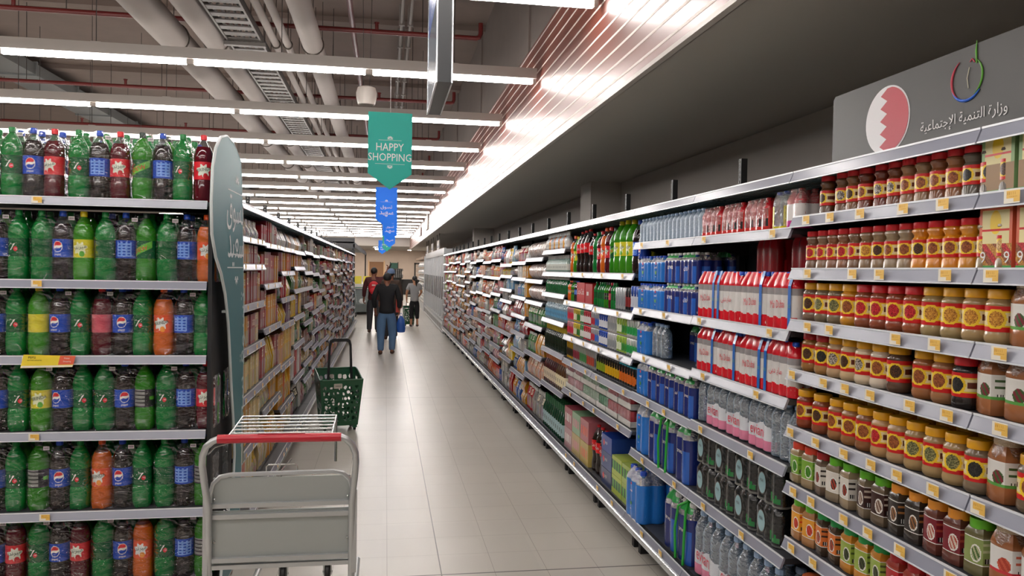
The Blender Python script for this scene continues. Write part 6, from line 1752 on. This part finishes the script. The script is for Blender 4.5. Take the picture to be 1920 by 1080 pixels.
for s in (-1, 1): b.tube([(s * .26, .42, .98), (s * .24, .4, .3), (s * .24, -.35, .15)], .012, cw, 8); b.tube([(s * .24, .35, .12), (s * .24, .4, .45)], .012, cw, 8)
b.obj('frame', root)
b = MB(); b.tube([(-.28, .45, 1.0), (.28, .45, 1.0)], .016, M('cart_handle', '#2f7a5c', .4), 10); b.obj('handle', root)
b = MB(); b.lathe([(0, 0), (.09, .01), (.12, .08), (.08, .16), (0, .18)], 12, M('white_bag', '#dcdcdc', .5, bump=(12, .5)), cx=0, cy=0); o = b.obj('carrier_bag', root); o.location = (0, -.1, .46); 
for (x, y) in ((-.22, -.33), (.22, -.33), (-.22, .33), (.22, .33)):
    w = MB(); w.lathe([(.02, 0), (.055, 0), (.06, .006), (.06, .024), (.055, .03), (.02, .03)], 14, wl, M4=Matrix.Translation((-.015, 0, .06)) @ Matrix.Rotation(PI / 2, 4, 'Y')); o = w.obj('wheel', root); o.location = (x, y, 0)
# far end: dark counter and dark round stand
root = empty('service_counter', (1.0, 50.5, 0), 0, 'black service counter in front of the far wall', 'counter')
b = MB(); b.box(-.75, 1.7, 0, .8, 0, .95, M('black_counter', '#141415', .5)); b.obj('counter_body', root, 0)
b = MB(); b.box(-.8, 1.75, -.05, .85, .95, 1.0, M('black_counter_top', '#232325', .3)); b.obj('counter_top', root, 0)
root = empty('drum_stand', (.72, 49.6, 0), 0, 'black slotted drum stand in front of the service counter', 'stand')
b = MB(); b.lathe([(.3, 0), (.3, 1.05), (.38, 1.1), (.38, 1.3), (.3, 1.35), (.3, 1.5), (.38, 1.55), (.38, 1.68), (0, 1.7)], 16, M('black_counter')); b.obj('drum', root)
b = MB()
for i in range(6): b.box(-.3 + i * .12, -.27 + i * .12, -.4, -.385, 1.12, 1.64, M('drum_slot', '#8a8a8c', .5))
b.obj('slot_strip', root, 0)
b = MB(); b.box(1.9, 2.0, 52, 52.1, 0, 2.1, M('frame_dark')); b.box(2.9, 3.0, 52, 52.1, 0, 2.1, M('frame_dark')); b.box(1.9, 3.0, 52, 52.1, 2.0, 2.1, M('frame_dark'))
tag(b.obj('gate_frame', smooth=0), 'thin dark doorway frame at the far end behind the counter', 'frame')
# ================================================================== PEOPLE
skin_m = M('skin_brown', '#7a4c36', .55); skin_l = M('skin_tan', '#b07c5c', .55)
def skinned(name, chains, radii, mat, parent, root_j, sub=2, solid=None):
    """one continuous surface grown over a joint skeleton"""
    idx = {}; vs = []; es = []
    for ch in chains:
        for a in ch:
            if a not in idx: idx[a] = len(vs); vs.append(radii[a][0])
        for a, c in zip(ch, ch[1:]): es.append((idx[a], idx[c]))
    me = bpy.data.meshes.new(name); me.from_pydata([tuple(v) for v in vs], es, [])
    me.materials.append(mat)
    o = bpy.data.objects.new(name, me); COL.objects.link(o); o.parent = parent
    sk = o.modifiers.new('skin', 'SKIN'); sk.use_smooth_shade = True
    lay = me.skin_vertices[0] if me.skin_vertices else None
    if lay is None:
        bm = bmesh.new(); bm.from_mesh(me); bm.verts.layers.skin.verify(); bm.to_mesh(me); bm.free(); lay = me.skin_vertices[0]
    for k, i in idx.items():
        r = radii[k][1]; lay.data[i].radius = r if isinstance(r, tuple) else (r, r)
        lay.data[i].use_root = (k == root_j)
    ss = o.modifiers.new('subdivision', 'SUBSURF'); ss.levels = sub; ss.render_levels = sub
    return o
def ellipsoid(b, c, r, mat, n=18, m=12, cut=None):
    o = len(b.v)
    for j in range(m + 1):
        t = PI * j / m
        for i in range(n):
            a = 2 * PI * i / n
            b.v.append((c[0] + r[0] * math.sin(t) * math.cos(a), c[1] + r[1] * math.sin(t) * math.sin(a), c[2] + r[2] * math.cos(t)))
    k = b.mi(mat)
    for j in range(m):
        for i in range(n):
            q = (o + j * n + i, o + (j + 1) * n + i, o + (j + 1) * n + (i + 1) % n, o + j * n + (i + 1) % n)
            if cut and cut(Vector(b.v[q[0]]) - Vector(c)): continue
            b.f.append(q); b.m.append(k)
def person(loc, rz, H, J, skin, top, bottom, shoe, hair, label, sleeve='long', trousers='long', hair_long=False, cap=None, extra=None, bulk=1.0):
    """J: joint overrides. local frame: faces +y, z up, height H"""
    root = empty('person', loc, rz, label, 'person')
    s = H / 1.66
    V = lambda x, y, z: Vector((x * s, y * s, z * s))
    D = dict(pelvis=V(0, 0, .86), spine=V(0, 0, 1.02), chest=V(0, 0, 1.22), neck=V(0, 0, 1.36), throat=V(0, .01, 1.41), head0=V(0, .02, 1.47), head1=V(0, .015, 1.55), crown=V(0, .01, 1.61),
             nose=V(0, .105, 1.505), earL=V(-.082, .01, 1.51), earR=V(.082, .01, 1.51),
             shL=V(-.17, 0, 1.32), elL=V(-.23, -.02, 1.06), wrL=V(-.25, .03, .84), shR=V(.17, 0, 1.32), elR=V(.23, -.02, 1.06), wrR=V(.25, .03, .84),
             hipL=V(-.085, 0, .82), knL=V(-.095, .03, .45), anL=V(-.1, -.01, .09), heL=V(-.1, -.05, .035), toL=V(-.11, .14, .025), hipR=V(.085, 0, .82), knR=V(.095, .03, .45), anR=V(.1, -.01, .09), heR=V(.1, -.05, .035), toR=V(.11, .14, .025))
    for k, v in J.items(): D[k] = V(*v)
    B = bulk
    rad = dict(pelvis=.062 * B, spine=(.08 * B, .065 * B), chest=(.115 * B, .085 * B), neck=.06, throat=.05, head0=(.07, .078), head1=(.076, .086), crown=(.045, .05), nose=.012, earL=.012, earR=.012, shL=.058, elL=.04, wrL=.026, shR=.058, elR=.04, wrR=.026,
               hipL=.06 * B, knL=.046, anL=.036, heL=.035, toL=.028, hipR=.06 * B, knR=.046, anR=.036, heR=.035, toR=.028)
    ch = [['pelvis', 'spine', 'chest', 'neck', 'throat', 'head0', 'head1', 'crown'], ['head0', 'nose'], ['head0', 'earL'], ['head0', 'earR']]
    for q in 'LR':
        sg = -1 if q == 'L' else 1
        ch.append(['chest', 'sh' + q, 'el' + q, 'wr' + q]); ch.append(['pelvis', 'hip' + q, 'kn' + q, 'an' + q, 'to' + q]); ch.append(['an' + q, 'he' + q])
        w = D['wr' + q]; dr = (D['wr' + q] - D['el' + q]).normalized(); side = dr.cross(Vector((1, 0, 0))).normalized()
        if side.length < .5: side = Vector((0, 1, 0))
        D['pm' + q] = w + dr * .06 * s; rad['pm' + q] = (.03, .018); ch.append(['wr' + q, 'pm' + q])
        inward = Vector((-sg, 0, 0))
        for fi, (ln, off) in enumerate(((.062, -.024), (.07, -.008), (.066, .008), (.052, .023))):
            a, c = 'f%d%s' % (fi, q), 'g%d%s' % (fi, q)
            D[a] = D['pm' + q] + dr * .035 * s + side * off * s; D[c] = D[a] + (dr * .7 + inward * .6).normalized() * ln * .6 * s
            e = 'h%d%s' % (fi, q); D[e] = D[c] + (dr * .2 + inward).normalized() * ln * .45 * s
            rad[a] = .0095; rad[c] = .0085; rad[e] = .0075; ch.append(['pm' + q, a, c, e])
        D['t0' + q] = w + dr * .025 * s - side * .03 * s; D['t1' + q] = D['t0' + q] + (dr + inward * .5 - side * .5).normalized() * .04 * s; rad['t0' + q] = .011; rad['t1' + q] = .009; ch.append(['wr' + q, 't0' + q, 't1' + q])
    R = {k: (D[k], tuple(x * s for x in rad[k]) if isinstance(rad[k], tuple) else rad[k] * s) for k in D if k in rad}
    skinned('body', ch, R, skin, root, 'pelvis')
    # face: eyes, mouth on the head's front
    b = MB(); h0 = D['head0']; h1 = D['head1']
    fy = max(h0.y, h1.y) + .078 * s
    for sg in (-1, 1): ellipsoid(b, (h0.x + sg * .03 * s, fy, h0.z + .055 * s), (.012 * s, .006 * s, .007 * s), M('eye_dark', '#20150f', .3), 8, 6)
    ellipsoid(b, (h0.x, fy - .004, h0.z - .02 * s), (.024 * s, .005 * s, .006 * s), M('lip', '#7a3a34', .5), 8, 6); b.obj('face', root)
    # shirt
    e = .014 * s
    RS = {}
    def r2(k, add, pos=None): 
        v, r = R[k]; r = r if isinstance(r, tuple) else (r, r); RS[k] = (pos or v, (r[0] + add, r[1] + add))
    r2('chest', e * 2.2); r2('spine', e * 3.4); r2('neck', e * .6); r2('shL', e); r2('shR', e)
    RS['hip'] = (D['pelvis'].lerp(D['spine'], .1), (.152 * s * B, .152 * s * B)); RS['hem'] = (D['pelvis'].lerp(D['spine'], -.45), (.158 * s * B, .158 * s * B))
    cs = [['hem', 'hip', 'spine', 'chest', 'neck']]
    for q in 'LR':
        if sleeve == 'long':
            r2('el' + q, e * 1.5); RS['fa' + q] = (D['el' + q].lerp(D['wr' + q], .5), (.05 * s, .05 * s)); RS['cuff' + q] = (D['el' + q].lerp(D['wr' + q], .85), (.048 * s, .048 * s)); cs.append(['chest', 'sh' + q, 'el' + q, 'fa' + q, 'cuff' + q])
        else:
            RS['fa' + q] = (D['sh' + q].lerp(D['el' + q], .35), (.068 * s, .068 * s)); RS['cuff' + q] = (D['sh' + q].lerp(D['el' + q], .75), (.064 * s, .064 * s)); cs.append(['chest', 'sh' + q, 'fa' + q, 'cuff' + q])
    skinned('shirt', cs, RS, top, root, 'chest')
    RS = {'pelvis': (D['pelvis'], (.135 * s * B, .12 * s * B)), 'waist': (D['pelvis'].lerp(D['spine'], .5), (.12 * s * B, .1 * s * B))}; cs = [['waist', 'pelvis']]
    for q in 'LR':
        RS['hip' + q] = (D['hip' + q], (.108 * s * B, .115 * s * B)); RS['kn' + q] = (D['kn' + q], (.08 * s * B, .08 * s * B))
        t = 1.12 if trousers == 'long' else .62
        RS['ml' + q] = (D['kn' + q].lerp(D['an' + q], t * .6), ((.072 if trousers == 'long' else .07) * s,) * 2)
        RS['hm' + q] = (D['kn' + q].lerp(D['an' + q], t), ((.066 if trousers == 'long' else .066) * s,) * 2); cs.append(['pelvis', 'hip' + q, 'kn' + q, 'ml' + q, 'hm' + q])
    skinned('trousers', cs, RS, bottom, root, 'pelvis')
    for q in 'LR':
        skinned('shoe', [['a', 'b', 'c']], {'a': (D['he' + q] + Vector((0, -.01 * s, .005)), .045 * s), 'b': (D['he' + q].lerp(D['to' + q], .5) + Vector((0, 0, .01)), (.046 * s, .042 * s)), 'c': (D['to' + q] + Vector((0, .015 * s, .005)), .038 * s)}, shoe, root, 'a')
    b = MB(); hc = (h0 + h1) / 2 + Vector((0, -.008 * s, .022 * s))
    ellipsoid(b, hc, (.082 * s, .098 * s, .094 * s), hair, 24, 16, cut=lambda p: p.z < -.02 * s and p.y > -.02 * s or (p.y > .05 * s and p.z < .045 * s) or p.z < -.075 * s)
    if hair_long:
        ellipsoid(b, (hc[0] + .01, hc[1] - .11 * s, hc[2] + .02), (.035 * s, .035 * s, .035 * s), hair, 10, 8)
        b.tube([(hc[0], hc[1] - .1 * s, hc[2] + .01), (hc[0] + .03 * s, hc[1] - .14 * s, hc[2] - .06 * s), (hc[0] + .04 * s, hc[1] - .12 * s, hc[2] - .16 * s), (hc[0] + .045 * s, hc[1] - .1 * s, hc[2] - .25 * s)], [.025 * s, .032 * s, .026 * s, .008 * s], hair, 8)
    b.obj('hair', root)
    if cap:
        b = MB(); ellipsoid(b, hc + Vector((0, 0, .012 * s)), (.094 * s, .108 * s, .1 * s), cap, 20, 14, cut=lambda p: p.z < .0)
        b.prism([(-.07 * s, .0), (.07 * s, .0), (.05 * s, .085 * s), (-.05 * s, .085 * s)], hc.z + .012 * s, hc.z + .022 * s, 'z', cap); b.v = [(x, y + (hc.y + .07 * s if i >= len(b.v) - 8 else 0), z) for i, (x, y, z) in enumerate(b.v)]
        b.obj('cap', root)
    if extra: extra(root, D, s)
    return root
denim = M('denim', '#56779c', .8, var=.4, bump=(40, .2)); blk = M('black_cloth', '#121215', .85); greyc = M('grey_jersey', '#8f8f90', .85); brn = M('brown_jacket', '#3c2c22', .85)
# man in black: left arm a little out holding a dark pouch, right hand carrying a bag
m_root = person((.035, 15.35, 0), math.radians(-3), 1.66, dict(shL=(-.18, 0, 1.33), elL=(-.255, -.04, 1.1), wrL=(-.225, .06, .87), shR=(.18, 0, 1.33), elR=(.25, -.05, 1.09), wrR=(.24, .02, .88), head0=(0, .03, 1.46), head1=(0, .03, 1.54),
       hipL=(-.095, 0, .82), knL=(-.115, .05, .46), anL=(-.11, -.03, .1), heL=(-.11, -.07, .035), toL=(-.13, .11, .025), knR=(.11, .08, .46), anR=(.105, .1, .1), heR=(.105, .05, .035), toR=(.12, .24, .025)),
       skin_m, blk, denim, M('brown_shoe', '#4a3224', .6), M('hair_black', '#0d0b0b', .6), 'man in black long-sleeved shirt and blue jeans walking away down the aisle', bulk=1.12)
c = m_root.location
def bag(name, loc, w, h, mat, label, handle=True):
    root = empty(name, loc, 0, label, 'bag')
    b = MB(); n = 16
    prof = [(0, .62), (.03, .9), (.25, 1.0), (.55, .96), (.8, .75), (.95, .4), (1, .22)]
    for z, sc in prof:
        for i in range(n):
            a = 2 * PI * i / n; wob = 1 + .06 * math.sin(3 * a + z * 9)
            b.v.append((w / 2 * sc * wob * math.cos(a), w * .28 * sc * wob * math.sin(a), z * h))
    for j in range(len(prof) - 1):
        for i in range(n): b.f.append((j * n + i, j * n + (i + 1) % n, (j + 1) * n + (i + 1) % n, (j + 1) * n + i)); b.m.append(b.mi(mat))
    b.f.append(tuple(reversed(range(n)))); b.m.append(0)
    b.obj('bag_body', root)
    if handle:
        b = MB(); b.tube([(-.03, 0, h * .95), (-.02, 0, h * 1.12), (.0, 0, h * 1.17), (.02, 0, h * 1.12), (.03, 0, h * .95)], .006, mat, 6); b.obj('bag_handle', root)
    return root
bag('carrier_bag', (.315, 15.38, .43), .17, .33, M('blue_bag', '#2456a8', .35, bump=(18, .6), coat=.3), 'blue plastic carrier bag in the hand of the man in black')
b = MB(); b.box(-.035, .035, -.02, .02, 0, .26, M('red_packet', '#a83428', .5)); tag(b.obj('snack_packet', loc=(.245, 15.36, .83), smooth=0), 'narrow red packet tucked in the arm of the man in black', 'packet')
b = MB(); ellipsoid(b, (0, 0, 0), (.05, .03, .035), M('brown_pouch', '#4a2c22', .5), 10, 8); tag(b.obj('wallet_pouch', loc=(-.165, 15.46, .77)), 'small brown pouch held by the man in black', 'pouch')
# woman in grey
person((.85, 22.75, 0), math.radians(4), 1.53, dict(elL=(-.25, -.02, 1.08), wrL=(-.24, .06, .88), elR=(.22, .0, 1.1), wrR=(.18, .14, 1.0), knL=(-.09, .02, .45), knR=(.09, .04, .45)), skin_l, greyc, blk, M('sandal', '#3a2c26', .6), M('hair_black'),
       'woman in grey T-shirt and black cropped trousers with a dark ponytail', sleeve='short', trousers='short', hair_long=True, bulk=1.0)
# man in brown with blue cap, mostly behind the man in black
person((.13, 18.6, 0), .0, 1.72, {}, skin_m, brn, M('dark_trousers', '#26262a', .8), M('brown_shoe'), M('hair_black'), 'man in brown jacket and blue-grey cap beyond the man in black', cap=M('cap_bluegrey', '#5a6f8e', .8), bulk=1.12)
# person with the red backpack, arm lifted with a black device
p4 = person((-.30, 20.6, 0), math.radians(-8), 1.76, dict(elR=(.26, .12, 1.36), wrR=(.30, .22, 1.56)), skin_m, M('dark_red_jacket', '#4c1a1c', .8), M('grey_trousers', '#3a3c40', .8), M('brown_shoe'), M('hair_black'), 'person in dark clothes with one arm raised, wearing a red backpack', bulk=1.05)
root = empty('backpack', (-.30, 20.42, 1.02), 0, 'round red backpack on the person with the raised arm', 'backpack')
b = MB(); ellipsoid(b, (0, 0, .17), (.14, .09, .17), M('red_bag', '#c8202a', .6), 16, 12); b.obj('bag_body', root)
b = MB(); ellipsoid(b, (0, -.07, .08), (.11, .05, .09), M('red_bag'), 12, 8); b.obj('front_pocket', root)
b = MB(); b.box(-.045, .045, -.102, -.098, .22, .25, M('bulkhead_white')); b.obj('badge', root, 0)
b = MB(); b.tube([(0, 0, 0), (.1, .0, .22)], .02, M('black_case', '#101010', .5), 8); tag(b.obj('handheld_device', loc=(.04, 20.82, 1.60)), 'black handheld device raised by the person with the red backpack', 'device')
